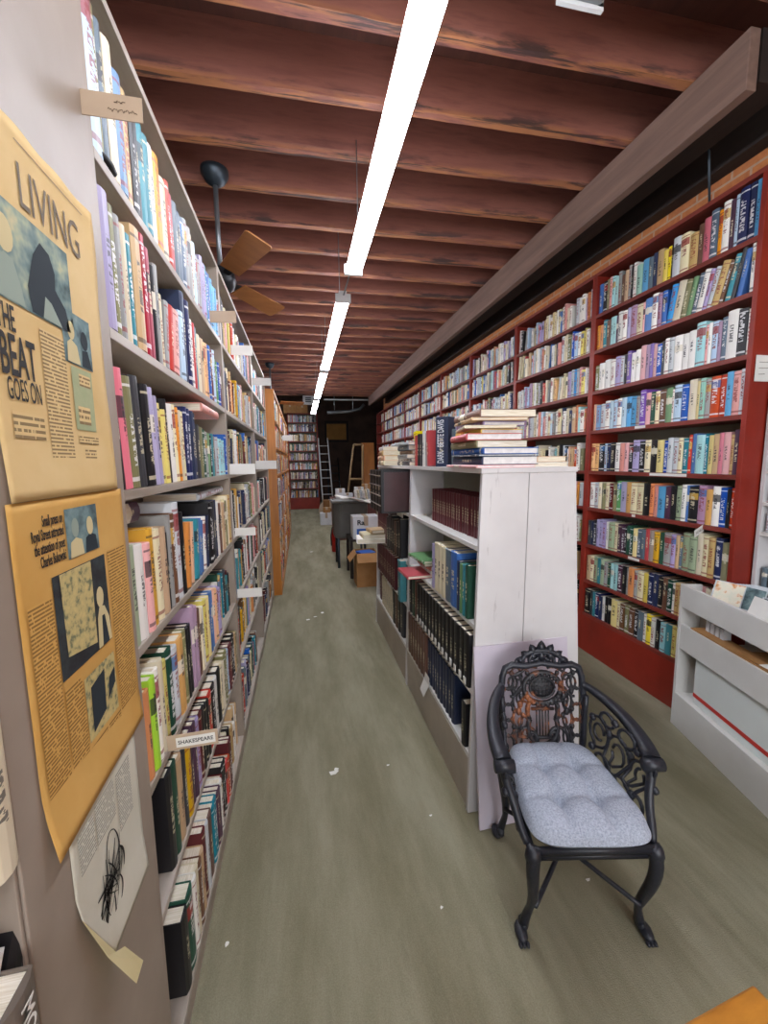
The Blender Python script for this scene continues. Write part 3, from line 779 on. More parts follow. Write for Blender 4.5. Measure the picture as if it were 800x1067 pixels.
for c, w, d, tt, dx, dy, r, l, pm in (
    ('pink', .27, .34, .012, -.01, 0, .02, 'thin pinkish folder lowest of the big pile on white case top', 1), ('navy', .255, .33, .036, .015, 0, .0, 'navy thick book with bright white pages near bottom of big pile', 1),
    ('slate', .255, .33, .007, .0, .0, -.02, 'thin slate booklet between two thick white-paged books in big pile', 1), ('blue', .255, .34, .027, .01, 0, .03, 'blue book with white pages third thick one up the big pile', 1),
    ('olive', .235, .3, .031, -.01, .01, .0, 'olive book with cream pages in middle of big pile', 0), ('red', .24, .28, .028, -.03, 0, -.12, 'bright red book with white pages sticking out of big pile', 1),
    ('yellow', .2, .26, .02, .0, .03, .05, 'yellow and black book in upper part of big pile', 1), ('cream', .22, .3, .012, -.03, 0, -.25, 'thin cream book lying askew in upper part of big pile', 0),
    ('lavender', .2, .28, .017, .0, .02, .06, 'lavender book second from top of big pile', 1), ('tan', .24, .33, .012, -.01, 0, -.15, 'thin tan cover just below the top book of big pile', 0), ('brown', .25, .33, .033, .01, 0, -.05, 'brown book with pinkish tan pages topping the big pile', 0)):
    flat(.855+dx, 1.78+dy, zz, w, d, tt, c, l, r, M['pages_white'] if pm else None); zz += tt+.0008
zz = TZ
for c, w, d, tt, dx, r, l in (('white', .17, .25, .02, 0, .0, 'white flat book under the tan one, case top right of big pile'), ('tan', .15, .22, .025, .01, .05, 'tan flat book alone right of big pile on case top')):
    flat(1.065+dx, 1.75, zz, w, d, tt, c, l, r); zz += tt+.001
zz = TZ
for c, w, d, tt, dx, r, l in (('charcoal', .24, .34, .03, .0, .0, 'charcoal flat book lowest of farther pile on case top'), ('white', .22, .3, .02, .0, .1, 'white flat book second in farther pile on case top'), ('grey', .23, .33, .03, -.01, -.05, 'grey flat book third in farther pile on case top'),
        ('tan', .22, .3, .025, .01, .05, 'tan flat book fourth in farther pile on case top'), ('slate', .24, .33, .035, .0, -.02, 'slate flat book near top of farther pile on case top'), ('silver', .26, .36, .02, -.02, .12, 'silver-white flat magazine topping the farther pile on case top')):
    flat(.86+dx, 2.97, zz, w, d, tt, c, l, r); zz += tt+.001
zf = TZ
for c, tt, l in (('cream', .04, 'cream flat book lowest of farthest pile on case top'), ('peach', .04, 'peach flat book second of farthest pile on case top'), ('tan', .045, 'tan flat book third of farthest pile on case top'), ('white', .03, 'white flat book topping farthest pile on case top')):
    flat(.80, 3.6, zf, .2, .26, tt, c, l, rnd.uniform(-.1, .1)); zf += tt+.001
o = vol(.93, 3.24, TZ, .05, .27, .2, 'yellow', 'bright yellow book leaning on white case top', None, rot=math.radians(-70), name='book', cat='book', tilt=-14, rs=(.2, .9))

# ------------------------------------------------------------------ cast iron armchair
CH = thing('cast_iron_armchair', 'black ornate cast iron armchair with rusty lyre back beside white case', 'chair', (.88, 1.19, 0), math.radians(-11.5))
def arc(cx, cz, rx, rz, a0, a1, n=14, y=0):
    return [(cx+rx*math.cos(math.radians(a0+(a1-a0)*i/n)), y, cz+rz*math.sin(math.radians(a0+(a1-a0)*i/n))) for i in range(n+1)]
def bez(*P, n=14):
    out = []
    k = len(P)-1
    for i in range(n+1):
        t = i/n; p = Vector((0,0,0))
        for j, q in enumerate(P): p += Vector(q)*(math.comb(k, j)*(1-t)**(k-j)*t**j)
        out.append(p)
    return out
# seat frame
SF = [(-.19,-.205),(.2,-.2),(.16,.2),(-.155,.2)]
m = MB()
m.tube([(x, y, .40) for x, y in SF], .016, 8, closed=True)
m.tube([(x*.97, y*.97, .375) for x, y in SF], .012, 8, closed=True)
for k in range(7):
    u = k/6; m.tube([(-.18+.37*u, -.2, .395), (-.15+.3*u, .195, .395)], .007, 5)
obj('seat_frame', m, M['iron'], CH)
# legs: cabriole with paw feet
def leg(x, y, fx, fy, out, fwd):
    m = MB()
    P = bez((x, y, .405), (x+out*.035, y+fwd*.045, .33), (x-out*.03, y-fwd*.02, .17), (fx-out*.03, fy-fwd*.02, .12), (fx-out*.012, fy-fwd*.015, .03), n=14)
    R = [.024-.013*(i/14)**.8 if i < 10 else .012+.004*(i-10)/4 for i in range(15)]
    m.tube(P, R, 8)
    m.blob((fx, fy-.004*fwd, .016), .021, .036, .016, 10, 6)
    m.blob((fx-out*.012, fy+.02*-fwd, .03), .017, .024, .022, 8, 5)
    for s in (-1, 0, 1): m.blob((fx+s*.012, fy+fwd*.03, .009), .007, .013, .008, 6, 4)
    m.blob((x+out*.008, y+fwd*.008, .385), .026, .026, .032, 8, 6)
    return m
obj('leg', leg(-.175, -.195, -.185, -.13, -1, -1), M['iron'], CH)
obj('leg', leg(.19, -.19, .235, -.13, 1, -1), M['iron'], CH)
obj('leg', leg(-.15, .195, -.165, .26, -1, 1), M['iron'], CH)
obj('leg', leg(.155, .195, .17, .26, 1, 1), M['iron'], CH)
m = MB()
m.tube(bez((-.16,-.175,.17), (-.05,-.06,.2), (0,0,.215), n=10), .008, 6); m.tube(bez((.18,-.175,.17), (.06,-.06,.2), (0,0,.215), n=10), .008, 6)
m.tube(bez((-.15,.2,.17), (-.05,.08,.2), (0,0,.215), n=10), .008, 6); m.tube(bez((.15,.2,.17), (.05,.08,.2), (0,0,.215), n=10), .008, 6)
obj('stretcher', m, M['iron'], CH)
# back, drawn in its own x,z plane and tilted back
B0 = bpy.data.objects.new('backrest', None)
def bk(pts): return pts
Bt = Matrix.Translation((0, .195, .40)) @ Matrix.Rotation(math.radians(-8), 4, 'X')
m = MB()
frame = [(-.155,0,0),(-.165,0,.12),(-.168,0,.24),(-.16,0,.33),(-.148,0,.365),(-.12,0,.378),(-.07,0,.372),(0,0,.385),(.07,0,.372),(.12,0,.378),(.148,0,.365),(.16,0,.33),(.168,0,.24),(.165,0,.12),(.155,0,0)]
m.tube(frame, .0135, 8, Bt); m.tube([(-.155,0,.01),(.155,0,.01)], .012, 8, Bt)
back = obj('back_frame', m, M['iron'], CH)
m = MB()
# side columns of scallop loops
for s in (-1, 1):
    for k in range(5):
        z = .06+.063*k
        m.tube(arc(s*.138, z, .022, .035, 0, 360, 12), .0055, 5, Bt)
    for k in range(4):
        z = .09+.07*k
        m.tube(arc(s*.1, z, .018, .036, 0, 360, 12), .005, 5, Bt)
    # big S scrolls either side of the lyre
    m.tube([(s*.03,0,.03)]+arc(s*.062, .075, .04, .05, -120, 160, 14)+arc(s*.045, .085, .018, .022, 180, -60, 8), .0075, 6, Bt)
    m.tube(bez((s*.125,0,.02), (s*.09,0,.055), (s*.13,0,.09), (s*.1,0,.12), n=8), .006, 5, Bt)
    m.tube(bez((s*.02,0,.365), (s*.08,0,.385), (s*.09,0,.31), (s*.13,0,.345), n=10), .006, 5, Bt)
    m.tube(arc(s*.105, .352, .016, .014, 0, 360, 10), .005, 5, Bt)
    m.tube([(s*.012,0,.0)]+arc(s*.05, .028, .03, .022, 200, 480, 12), .006, 5, Bt)
# lyre: U body, strings, foot
m.tube(arc(0, .125, .06, .07, 150, 390, 18), .010, 6, Bt)
m.tube(bez((-.052,0,.16), (-.075,0,.2), (-.045,0,.235), n=8), .009, 6, Bt); m.tube(bez((.052,0,.16), (.075,0,.2), (.045,0,.235), n=8), .009, 6, Bt)
for k in range(5): m.tube([(-.024+.012*k,0,.085),(-.024+.012*k,0,.2)], .0032, 5, Bt)
m.tube([(-.04,0,.085),(.04,0,.085)], .007, 6, Bt); m.tube([(-.045,0,.2),(.045,0,.2)], .007, 6, Bt)
# oval medallion above with bars and garland
m.tube(arc(0, .285, .075, .062, 0, 360, 24), .010, 6, Bt); m.tube(arc(0, .285, .05, .042, 0, 360, 20), .006, 5, Bt)
for k in range(5): m.tube([(-.03+.015*k,0,.25),(-.03+.015*k,0,.32)], .0035, 5, Bt)
for k in range(4): m.tube([(-.045,0,.26+.016*k),(.045,0,.26+.016*k)], .0035, 5, Bt)
for k in range(11):
    a = math.radians(190+16*k); m.blob((.07*math.cos(a), -.004, .275+.058*math.sin(a)), .013, .009, .012, 7, 5, Bt)
for s in (-1, 1):
    for k in range(3): m.blob((s*(.085+.006*k), -.003, .25-.03*k), .012, .008, .016, 7, 5, Bt)
for s in (-1, 1):
    for (x, z, rx, rz) in ((.075,.2,.022,.03),(.078,.145,.02,.024),(.118,.305,.018,.026),(.09,.24,.014,.02),(.035,.055,.02,.018),(.1,.03,.022,.018),(.095,.33,.014,.014)):
        m.tube(arc(s*x, z, rx, rz, 0, 360, 10), .005, 5, Bt)
    for (x, z) in ((.115,.065),(.118,.13),(.118,.2),(.117,.27),(.08,.175),(.085,.115),(.06,.21),(.125,.345),(.06,.345),(.145,.03),(.06,.02)):
        m.blob((s*x, -.003, z), .010, .008, .012, 6, 4, Bt)
    m.tube(bez((s*.075,0,.285), (s*.1,0,.3), (s*.1,0,.24), (s*.13,0,.25), n=8), .006, 5, Bt)
m.blob((0, .004, .285), .048, .006, .04, 12, 6, Bt)
for k in range(9):
    a = math.radians(20+17.5*k); m.blob((.062*math.cos(a), -.004, .29+.05*math.sin(a)), .009, .008, .009, 6, 4, Bt)
obj('back_lattice', m, M['rust'], back)
m = MB()
m.tube(arc(0, .39, .08, .045, 0, 180, 14), .010, 7, Bt); m.tube(arc(0, .395, .05, .032, -20, 200, 14), .008, 6, Bt)
def leaf(x, z, ang, L, w):
    R = Bt @ Matrix.Translation((x, -.004, z)) @ Matrix.Rotation(math.radians(ang), 4, 'Y')
    m.add([(0,0,0),(w,.004,L*.35),(w*.55,.004,L*.75),(0,0,L),(-w*.55,.004,L*.75),(-w,.004,L*.35),(0,-.009,L*.45),(0,.008,L*.45)],
          [(0,1,6),(1,2,6),(2,3,6),(3,4,6),(4,5,6),(5,0,6),(1,0,7),(2,1,7),(3,2,7),(4,3,7),(5,4,7),(0,5,7)], R, 0, True)
for x, z, a, L, w in ((0,.425,0,.052,.022),(-.026,.42,-26,.046,.02),(.026,.42,26,.046,.02),(-.05,.408,-55,.042,.018),(.05,.408,55,.042,.018),(-.07,.395,-80,.036,.016),(.07,.395,80,.036,.016),(0,.39,0,.05,.024),(-.03,.395,-15,.04,.02),(.03,.395,15,.04,.02),(-.085,.38,-110,.03,.014),(.085,.38,110,.03,.014)): leaf(x, z, a, L, w)
for s in (-1, 1):
    m.tube(arc(s*.088, .388, .017, .015, 0, 320, 10), .006, 5, Bt)
    m.tube(arc(s*.028, .41, .016, .014, 0, 360, 8), .006, 5, Bt)
obj('crest', m, M['iron'], back)
# arms with open scrollwork below
for s in (-1, 1):
    m = MB()
    P = bez((s*.165, .225, .70), (s*.19, .2, .69), (s*.25, .12, .67), (s*.262, .0, .645), (s*.245, -.085, .615), n=16)
    v = []; f = []
    for i, p in enumerate(P):
        u = i/16; w = .013+.016*u; th = .011
        d = (P[min(i+1, 16)]-P[max(i-1, 0)]); d.z = 0; d.normalize(); n = Vector((d.y, -d.x, 0))
        v += [p-n*w-Vector((0,0,th)), p+n*w-Vector((0,0,th)), p+n*w*.9+Vector((0,0,th*.6)), p+Vector((0,0,th)), p-n*w*.9+Vector((0,0,th*.6))]
    for i in range(16):
        for j in range(5): f.append((i*5+j, i*5+(j+1) % 5, (i+1)*5+(j+1) % 5, (i+1)*5+j))
    f += [(0,1,2,3,4), (84,83,82,81,80)]
    m.add(v, f, None, 0, True)
    m.tube([(s*.244-.032, -.092, .598), (s*.244+.032, -.092, .598)], .021, 12)
    arm = obj('armrest', m, M['iron'], CH)
    m = MB()
    m.tube(bez((s*.242,-.08,.59), (s*.25,-.1,.54), (s*.205,-.1,.5), (s*.222,-.15,.45), (s*.195,-.185,.41), n=12), [.016-.004*i/12 for i in range(13)], 7)
    m.tube(bez((s*.168,.21,.66), (s*.16,.2,.52), (s*.158,.195,.41), n=6), .01, 6)
    # scrolls in the side panel
    def sp(u, z):  # u along the arm, 0 back .. 1 front
        return Vector((s*(.165+.09*u if z > .5 else .16+.05*u), .2-.35*u, z))
    for (u0, z0, ru, rz) in ((.2,.56,.13,.06),(.46,.53,.14,.07),(.72,.52,.11,.055),(.33,.46,.12,.035),(.62,.45,.12,.035),(.3,.63,.09,.025),(.55,.615,.1,.03),(.83,.45,.07,.03),(.82,.58,.06,.025)):
        m.tube([sp(u0+ru*math.cos(2*PI*k/12), z0+rz*math.sin(2*PI*k/12)) for k in range(12)], .0062, 5, closed=True)
    for (u0, z0, ru, rz, a0, a1) in ((.2,.56,.07,.032,0,300),(.46,.53,.075,.04,180,520),(.72,.52,.05,.03,90,400)):
        m.tube([sp(u0+ru*math.cos(math.radians(a0+(a1-a0)*k/10)), z0+rz*math.sin(math.radians(a0+(a1-a0)*k/10))) for k in range(11)], .0055, 5)
    for (u0, z0) in ((.1,.6),(.33,.585),(.6,.57),(.88,.52),(.5,.45),(.15,.49),(.75,.465),(.4,.64),(.68,.6)):
        p = sp(u0, z0); m.blob(p, .013, .018, .014, 7, 5)
    m.tube([sp(u/10, .42) for u in range(11)], .008, 5)
    obj('side_lattice', m, M['iron'], arm)
# tufted seat cushion
def cushion():
    nx, ny = 36, 38; tufts = [(-.33,-.33),(.33,-.33),(-.33,.33),(.33,.33)]
    def P(u, v, top):
        e = 5.0
        r = (abs(u)**e+abs(v)**e)**(1/e)
        mx = max(abs(u), abs(v)); k = (mx/r if r > 1e-6 else 1)
        uu, vv = u*k, v*k
        wid = .202-.036*(vv+1)/2
        edge = max(0, 1-mx**6)
        hgt = .03+.05*edge**.42
        if top:
            for a, b in tufts: hgt -= .03*math.exp(-(((uu-a)/.15)**2+((vv-b)/.15)**2))
            for a in (-.33, .33):
                hgt -= .017*math.exp(-((uu-a)/.06)**2)*(1-abs(vv)**6); hgt -= .010*math.exp(-((vv-a)/.055)**2)*(1-abs(uu)**8)
            z = hgt
        else: z = .028-.026*edge**.5
        return (uu*wid+.004, vv*.22-.012, .412+z)
    v = []; f = []
    for side in (1, 0):
        o = len(v)
        for j in range(ny+1):
            for i in range(nx+1): v.append(P(-1+2*i/nx, -1+2*j/ny, side))
        for j in range(ny):
            for i in range(nx):
                q = (o+j*(nx+1)+i, o+j*(nx+1)+i+1, o+(j+1)*(nx+1)+i+1, o+(j+1)*(nx+1)+i)
                f.append(q if side else q[::-1])
    m = MB(); m.add(v, f, None, 0, True); return m
cu = obj('seat_cushion', cushion(), M['cushion'], None, (.88, 1.19, 0), (0, 0, math.radians(-11.5)))
tag(cu, 'pale blue-grey tweed tufted cushion lying on the black iron armchair', 'cushion')
import bmesh as _b
bm = _b.new(); bm.from_mesh(cu.data); _b.ops.remove_doubles(bm, verts=bm.verts, dist=.0004); bm.to_mesh(cu.data); bm.free()
bpy.data.objects.remove(B0)

# ------------------------------------------------------------------ pinned newspaper pages and flyer on the taupe panel (facing +x)
PX = -.3655
def sheet(name, label, y0, y1, z0, z1, mat, fn=None, x=PX):
    """paper sheet in the y,z plane; object origin at its lower corner, local x = y, local y = z"""
    nx, ny = 26, 36; v = []; f = []
    for j in range(ny+1):
        for i in range(nx+1):
            a, b = (y1-y0)*i/nx, (z1-z0)*j/ny
            da, db, w = fn(i/nx, j/ny) if fn else (0, 0, 0)
            v.append((a+da, b+db, w))
    for j in range(ny):
        for i in range(nx): f.append((j*(nx+1)+i, j*(nx+1)+i+1, (j+1)*(nx+1)+i+1, (j+1)*(nx+1)+i))
    m = MB(); m.add(v, f, None, 0, True)
    o = obj(name, m, mat, None, (x, y0, z0), FACE_X)
    s = o.modifiers.new('paper', 'SOLIDIFY'); s.thickness = .0004; s.offset = -1
    return tag(o, label, 'newspaper' if 'news' in name else 'flyer')
def patch(name, par, y0, y1, z0, z1, mat, lines=0, up=.0012, skew=0):
    oy, oz = par.location.y, par.location.z
    m = MB(); k = m.add([(y0-oy, z0-oz, up), (y1-oy, z0-oz+skew, up), (y1-oy, z1-oz+skew, up), (y0-oy, z1-oz, up)], [(0,1,2,3)])
    if lines: m.uv[k] = ((0,0),((y1-y0)/.06,0),((y1-y0)/.06,lines),(0,lines)); m.rn[k] = (0,0)
    return obj(name, m, mat, par)
def figure(name, par, pts, mat, up=.0018):
    oy, oz = par['oy'], par['oz']
    m = MB(); n = len(pts); m.add([(p[0]-oy, p[1]-oz, up) for p in pts], [tuple(range(n))])
    return obj(name, m, mat, par)
def oval(cy, cz, ry, rz, n=14): return [(cy+ry*math.cos(2*PI*k/n), cz+rz*math.sin(2*PI*k/n)) for k in range(n)]
def curl(i, j):
    e = .004*max(0, 1-j*6)+.003*max(0, (i-.93)*14)*max(0, math.sin(j*9))
    return (0, .002*math.sin(i*20+1)*(1 if j > .98 else 0), e)
up = sheet('newspaper_page', 'upper yellowed newspaper page with a big two-word headline about a beat', .605, .917, 1.553, 2.062, M['news'], curl)
lo = sheet('newspaper_page', 'lower browned newspaper page with small press headline and several photos', .597, .938, 1.05, 1.552, M['news_low'], lambda i, j: (.02*max(0, i-.9)*0, -.012*max(0, .5-i)*(1-j), .008*max(0, 1-j*5)*(1-i)+.005*max(0, 1-j*8)), PX+.0012)
def T(name, txt, y, z, w, h, mat, par, bold=.0, align='CENTER'):
    letters(name, txt, w, h, mat, par, (y-par.location.y, z-par.location.z, .0014), (0,0,0), bold, .0003, align)
T('masthead', 'LIVING', .700, 1.955, .158, .058, M['ink_soft'], up, -.004)
patch('rule_line', up, .70, .88, 2.04, 2.0415, M['ink_soft'])
p = patch('photo', up, .625, .812, 1.815, 1.945, M['photo_a']); p['oy'] = up.location.y; p['oz'] = up.location.z
figure('printed_figure', p, [(.70,1.817),(.695,1.85),(.705,1.875),(.715,1.90),(.735,1.925),(.757,1.918),(.768,1.895),(.765,1.87),(.79,1.85),(.80,1.817)], M['print_dark'])
figure('printed_figure', p, oval(.655, 1.90, .018, .024)+[], M['print_light']); figure('printed_figure', p, [(.632,1.817),(.636,1.86),(.65,1.875),(.668,1.872),(.68,1.84),(.685,1.817)], M['print_skin'])
figure('printed_figure', p, [(.725,1.817),(.735,1.85),(.75,1.845),(.775,1.817)], M['print_skin'], .0022)
p = patch('photo', up, .775, .866, 1.768, 1.853, M['photo_b']); p['oy'] = up.location.y; p['oz'] = up.location.z
figure('printed_figure', p, oval(.8, 1.822, .011, .015), M['print_light']); figure('printed_figure', p, [(.782,1.77),(.785,1.8),(.797,1.808),(.815,1.8),(.822,1.77)], M['print_light'], .002)
figure('printed_figure', p, oval(.842, 1.815, .012, .016), M['print_dark']); figure('printed_figure', p, [(.828,1.77),(.832,1.797),(.85,1.8),(.861,1.77)], M['print_dark'], .002)
p = patch('text_box', up, .79, .857, 1.66, 1.764, M['photo_green'])
patch('text_column', up, .812, .85, 1.735, 1.755, M['col_up'], 3, .0016); patch('text_column', up, .80, .84, 1.67, 1.70, M['col_up'], 3, .0016)
T('headline', 'THE', .622, 1.776, .036, .033, M['ink'], up, .012)
T('headline', 'BEAT', .622, 1.718, .073, .054, M['ink'], up, .014)
T('headline', 'GOES ON', .628, 1.687, .071, .029, M['ink'], up)
patch('text_column', up, .632, .70, 1.637, 1.672, M['col_up'], 4); patch('text_column', up, .712, .776, 1.606, 1.80, M['col_up'], 34)
patch('text_column', up, .795, .862, 1.637, 1.652, M['col_up'], 3); T('subheading', 'GOING BACK\nTO A TIME OF', .806, 1.612, .046, .017, M['ink'], up, .02) if 0 else patch('subheading', up, .81, .85, 1.612, 1.63, M['col_up'], 3)
patch('text_column', up, .808, .862, 1.565, 1.605, M['col_up'], 7); patch('text_column', up, .712, .776, 1.565, 1.603, M['col_up'], 6)
T('headline', 'Small press on\nRoyal Street attracted\nthe attention of poet\nCharles Bukowski', .637, 1.456, .079, .074, M['ink'], lo, .012, 'RIGHT')
p = patch('photo', lo, .722, .824, 1.452, 1.532, M['photo_b']); p['oy'] = lo.location.y; p['oz'] = lo.location.z
for cy, cz, mm, mh in ((.748, 1.50, 'print_light', 'print_skin'), (.795, 1.497, 'print_dark', 'print_light')):
    figure('printed_figure', p, [(cy-.02,1.453),(cy-.016,1.478),(cy,1.484),(cy+.018,1.478),(cy+.022,1.453)], M[mm]); figure('printed_figure', p, oval(cy, cz, .011, .016), M[mh], .002)
p = patch('photo', lo, .672, .838, 1.274, 1.437, M['photo_dark'], skew=.0); p['oy'] = lo.location.y; p['oz'] = lo.location.z
figure('printed_poster', p, [(.692,1.305),(.782,1.29),(.785,1.436),(.69,1.436)], M['photo_pale'], .002)
figure('printed_figure', p, [(.785,1.276),(.79,1.33),(.80,1.35),(.818,1.345),(.832,1.32),(.836,1.276)], M['print_light'], .0024); figure('printed_figure', p, oval(.805, 1.365, .013, .019), M['print_light'], .0024)
figure('printed_figure', p, [(.80,1.276),(.805,1.33),(.815,1.33),(.825,1.276)], M['print_dark'], .0028)
p = patch('photo', lo, .728, .838, 1.135, 1.248, M['photo_pale']); p['oy'] = lo.location.y; p['oz'] = lo.location.z
figure('printed_figure', p, [(.742,1.145),(.79,1.16),(.795,1.235),(.745,1.225)], M['print_dark'], .002); figure('printed_figure', p, [(.80,1.17),(.832,1.19),(.834,1.22),(.81,1.21)], M['print_dark'], .002)
patch('text_column', lo, .612, .668, 1.10, 1.41, M['col_low'], 54); patch('text_column', lo, .85, .925, 1.12, 1.44, M['col_low'], 54)
patch('text_column', lo, .674, .724, 1.075, 1.26, M['col_low'], 30); patch('text_column', lo, .73, .79, 1.062, 1.128, M['col_low'], 11); patch('text_column', lo, .796, .845, 1.062, 1.128, M['col_low'], 11)
def flycut(i, j):
    a = .252*i; zm = max(0, (.085-a)/.085)*.17; b = .315*j
    return (0, zm*(1-b/.315), .006*max(0, 1-j*4))
fl = sheet('paper_flyer', 'pale flyer with scribbled ink drawing and folded lower corner, below newspaper', .645, .897, .725, 1.04, M['flyer'], flycut)
m = MB(); m.add([(.0,.17,.006),(.03,.06,.02),(.05,-.03,.05),(.105,-.055,.04),(.1,-.01,.014),(.085,.0,.006)], [(0,1,4,5),(1,2,3,4)]); q = obj('folded_corner', m, M['flyer_back'], fl); q.modifiers.new('paper', 'SOLIDIFY').thickness = .0004
patch('text_column', fl, .665, .715, .95, 1.02, M['col_fly'], 12); patch('text_column', fl, .72, .79, .95, 1.025, M['col_fly'], 13); patch('text_column', fl, .80, .86, .90, 1.02, M['col_fly'], 20)
m = MB(); r2 = random.Random(4)
def stroke(P, w):
    P = [(p[0]-fl.location.y, p[1]-fl.location.z) for p in P]
    v = []; f = []
    for i, p in enumerate(P):
        a = P[max(i-1, 0)]; b = P[min(i+1, len(P)-1)]; d = Vector((b[0]-a[0], b[1]-a[1])); d.normalize()
        ww = w*(.4+.6*math.sin(PI*(i+.3)/(len(P)-.4)))
        v += [(p[0]-d.y*ww, p[1]+d.x*ww, .0016), (p[0]+d.y*ww, p[1]-d.x*ww, .0016)]
    for i in range(len(P)-1): f.append((2*i, 2*i+1, 2*i+3, 2*i+2))
    m.add(v, f)
def bz(a, b, c, n=10): return [((1-t)**2*a[0]+2*t*(1-t)*b[0]+t*t*c[0], (1-t)**2*a[1]+2*t*(1-t)*b[1]+t*t*c[1]) for t in (k/n for k in range(n+1))]
for k in range(30):
    a = (.755+r2.uniform(-.035, .04), .885+r2.uniform(-.04, .03)); b = (.745+r2.uniform(-.045, .045), .815+r2.uniform(-.03, .035))
    stroke(bz(a, ((a[0]+b[0])/2+r2.uniform(-.02,.02), (a[1]+b[1])/2), b), r2.uniform(.0008, .0025))
stroke(bz((.74,.86),(.74,.965),(.775,.93)), .0016); stroke(bz((.775,.93),(.795,.90),(.785,.87)), .002); stroke(bz((.70,.862),(.73,.857),(.75,.86)), .003)
stroke(bz((.74,.83),(.72,.80),(.71,.76)), .003); stroke(bz((.755,.82),(.76,.77),(.735,.735)), .003); stroke(bz((.78,.83),(.80,.80),(.77,.775)), .0025); stroke(bz((.79,.88),(.81,.86),(.80,.83)), .003); stroke(bz((.735,.735),(.728,.735),(.72,.742)), .002)
obj('ink_drawing', m, M['ink'], fl)

# ------------------------------------------------------------------ name cards standing out from the shelves
def card(y, z, w, h, label, txt=None, x=-.368, white=False, yaw=0, name='shelf_sign', tilt=0, inset=None):
    t = MB(); t.box(0, -.001, -h/2, w, .001, h/2)
    o = obj(name, t, M['label_white'] if white else M['card'], None, (x, y, z), (0, math.radians(tilt), math.radians(yaw)))
    tag(o, label, 'sign')
    if inset:
        q = MB(); q.box(inset, -.002, -h*.33, w-.006, -.0012, h*.3); obj('paper_slip', q, M['label_white'], o)
    if txt:
        a = inset or w*.12
        letters('lettering', txt, w-a-.016, h*.26, M['ink'], o, (a+.005, -.0023, -h*.14), FACE_MY, .012)
    return o
o = card(.925, 2.256, .103, .042, 'beige card with faint handwriting sticking out at top of grey bookcase', tilt=1)
m = MB()
for k, (a, b) in enumerate(((.056,.062),(.066,.07))): m.box(a, -.0018, .006, b, -.0011, .0075)
def wob(x0, x1, z, amp, n=26): return [(x0+(x1-x0)*i/n, -.0015, z+amp*math.sin(i*1.9)*math.cos(i*.7)) for i in range(n+1)]
m.tube(wob(.045, .094, -.006, .004), .0006, 4); m.tube(wob(.06, .075, .008, .003, 8), .0006, 4)
obj('handwriting', m, M['ink_brown'], o)
o = card(1.09, .875, .125, .042, 'beige shelf card lettered for the playwright, jutting from grey bookcase', 'SHAKESPEARE', inset=.022, tilt=-2)
card(2.02, 2.243, .11, .05, 'blank beige card jutting from top shelf below ceiling fan', tilt=-2)
card(2.6, 2.25, .12, .055, 'white card before the lime green book on top shelf', white=True, x=-.37)
card(2.31, 1.57, .13, .055, 'white card at joint of the grey bookcases, mid height', white=True)
card(2.36, 1.225, .11, .045, 'white card under the red book at joint of grey bookcases', white=True)
card(2.33, .885, .13, .05, 'white card low on the joint of grey bookcases', white=True)
card(3.62, 1.585, .17, .07, 'wide white card just before the orange wooden bookcase', white=True)
card(3.66, 2.27, .15, .06, 'small white card high up before the orange wooden bookcase', white=True)
card(7.0, 2.0, .16, .09, 'white card jutting far down the left row beside orange bookcases', white=True, x=-.275)
# shelf-edge strips on the red case
def strip(y0, y1, z, label, name='shelf_label'):
    m = MB(); m.box(-.0015, -(y1-y0)/2, -.009, 0, (y1-y0)/2, .009)
    tag(obj(name, m, M['label_white'], None, (2.2795, (y0+y1)/2, z)), label, 'label')
strip(2.42, 2.51, 1.811, 'short white label strip on red shelf edge below the blue books')
strip(2.09, 2.36, 1.493, 'long white label strip on red shelf edge at eye height')
strip(2.40, 2.5, .895, 'white label strip on red shelf edge low above brick red base')
strip(2.46, 2.49, 1.199, 'tiny white tag on red shelf edge under the cream books')
o = card(1.93, 1.165, .11, .042, 'tilted white sign lettered for fiction genre on red bookcase', None, x=2.19, white=True, tilt=-14, yaw=20)
letters('lettering', 'NOVELS', .08, .016, M['ink_soft'], o, (.015, -.0016, -.008), FACE_MY, .0)
m = MB(); m.box(0, -.0015, -.065, .13, .0015, .065); o = obj('shelf_sign', m, M['label_white'], None, (2.3, 1.768, 2.05), (0, 0, 0)); tag(o, 'blank off-white card pinned on end of the red bookcase', 'sign')
for k in range(3): 
    m = MB(); m.tube([(.02, -.002, .03-.03*k), (.1-.02*k, -.002, .032-.03*k)], .0012, 4); obj('handwriting', m, M['ink_soft'], o)
# coral book lying on the row, dark thing on first shelf edge

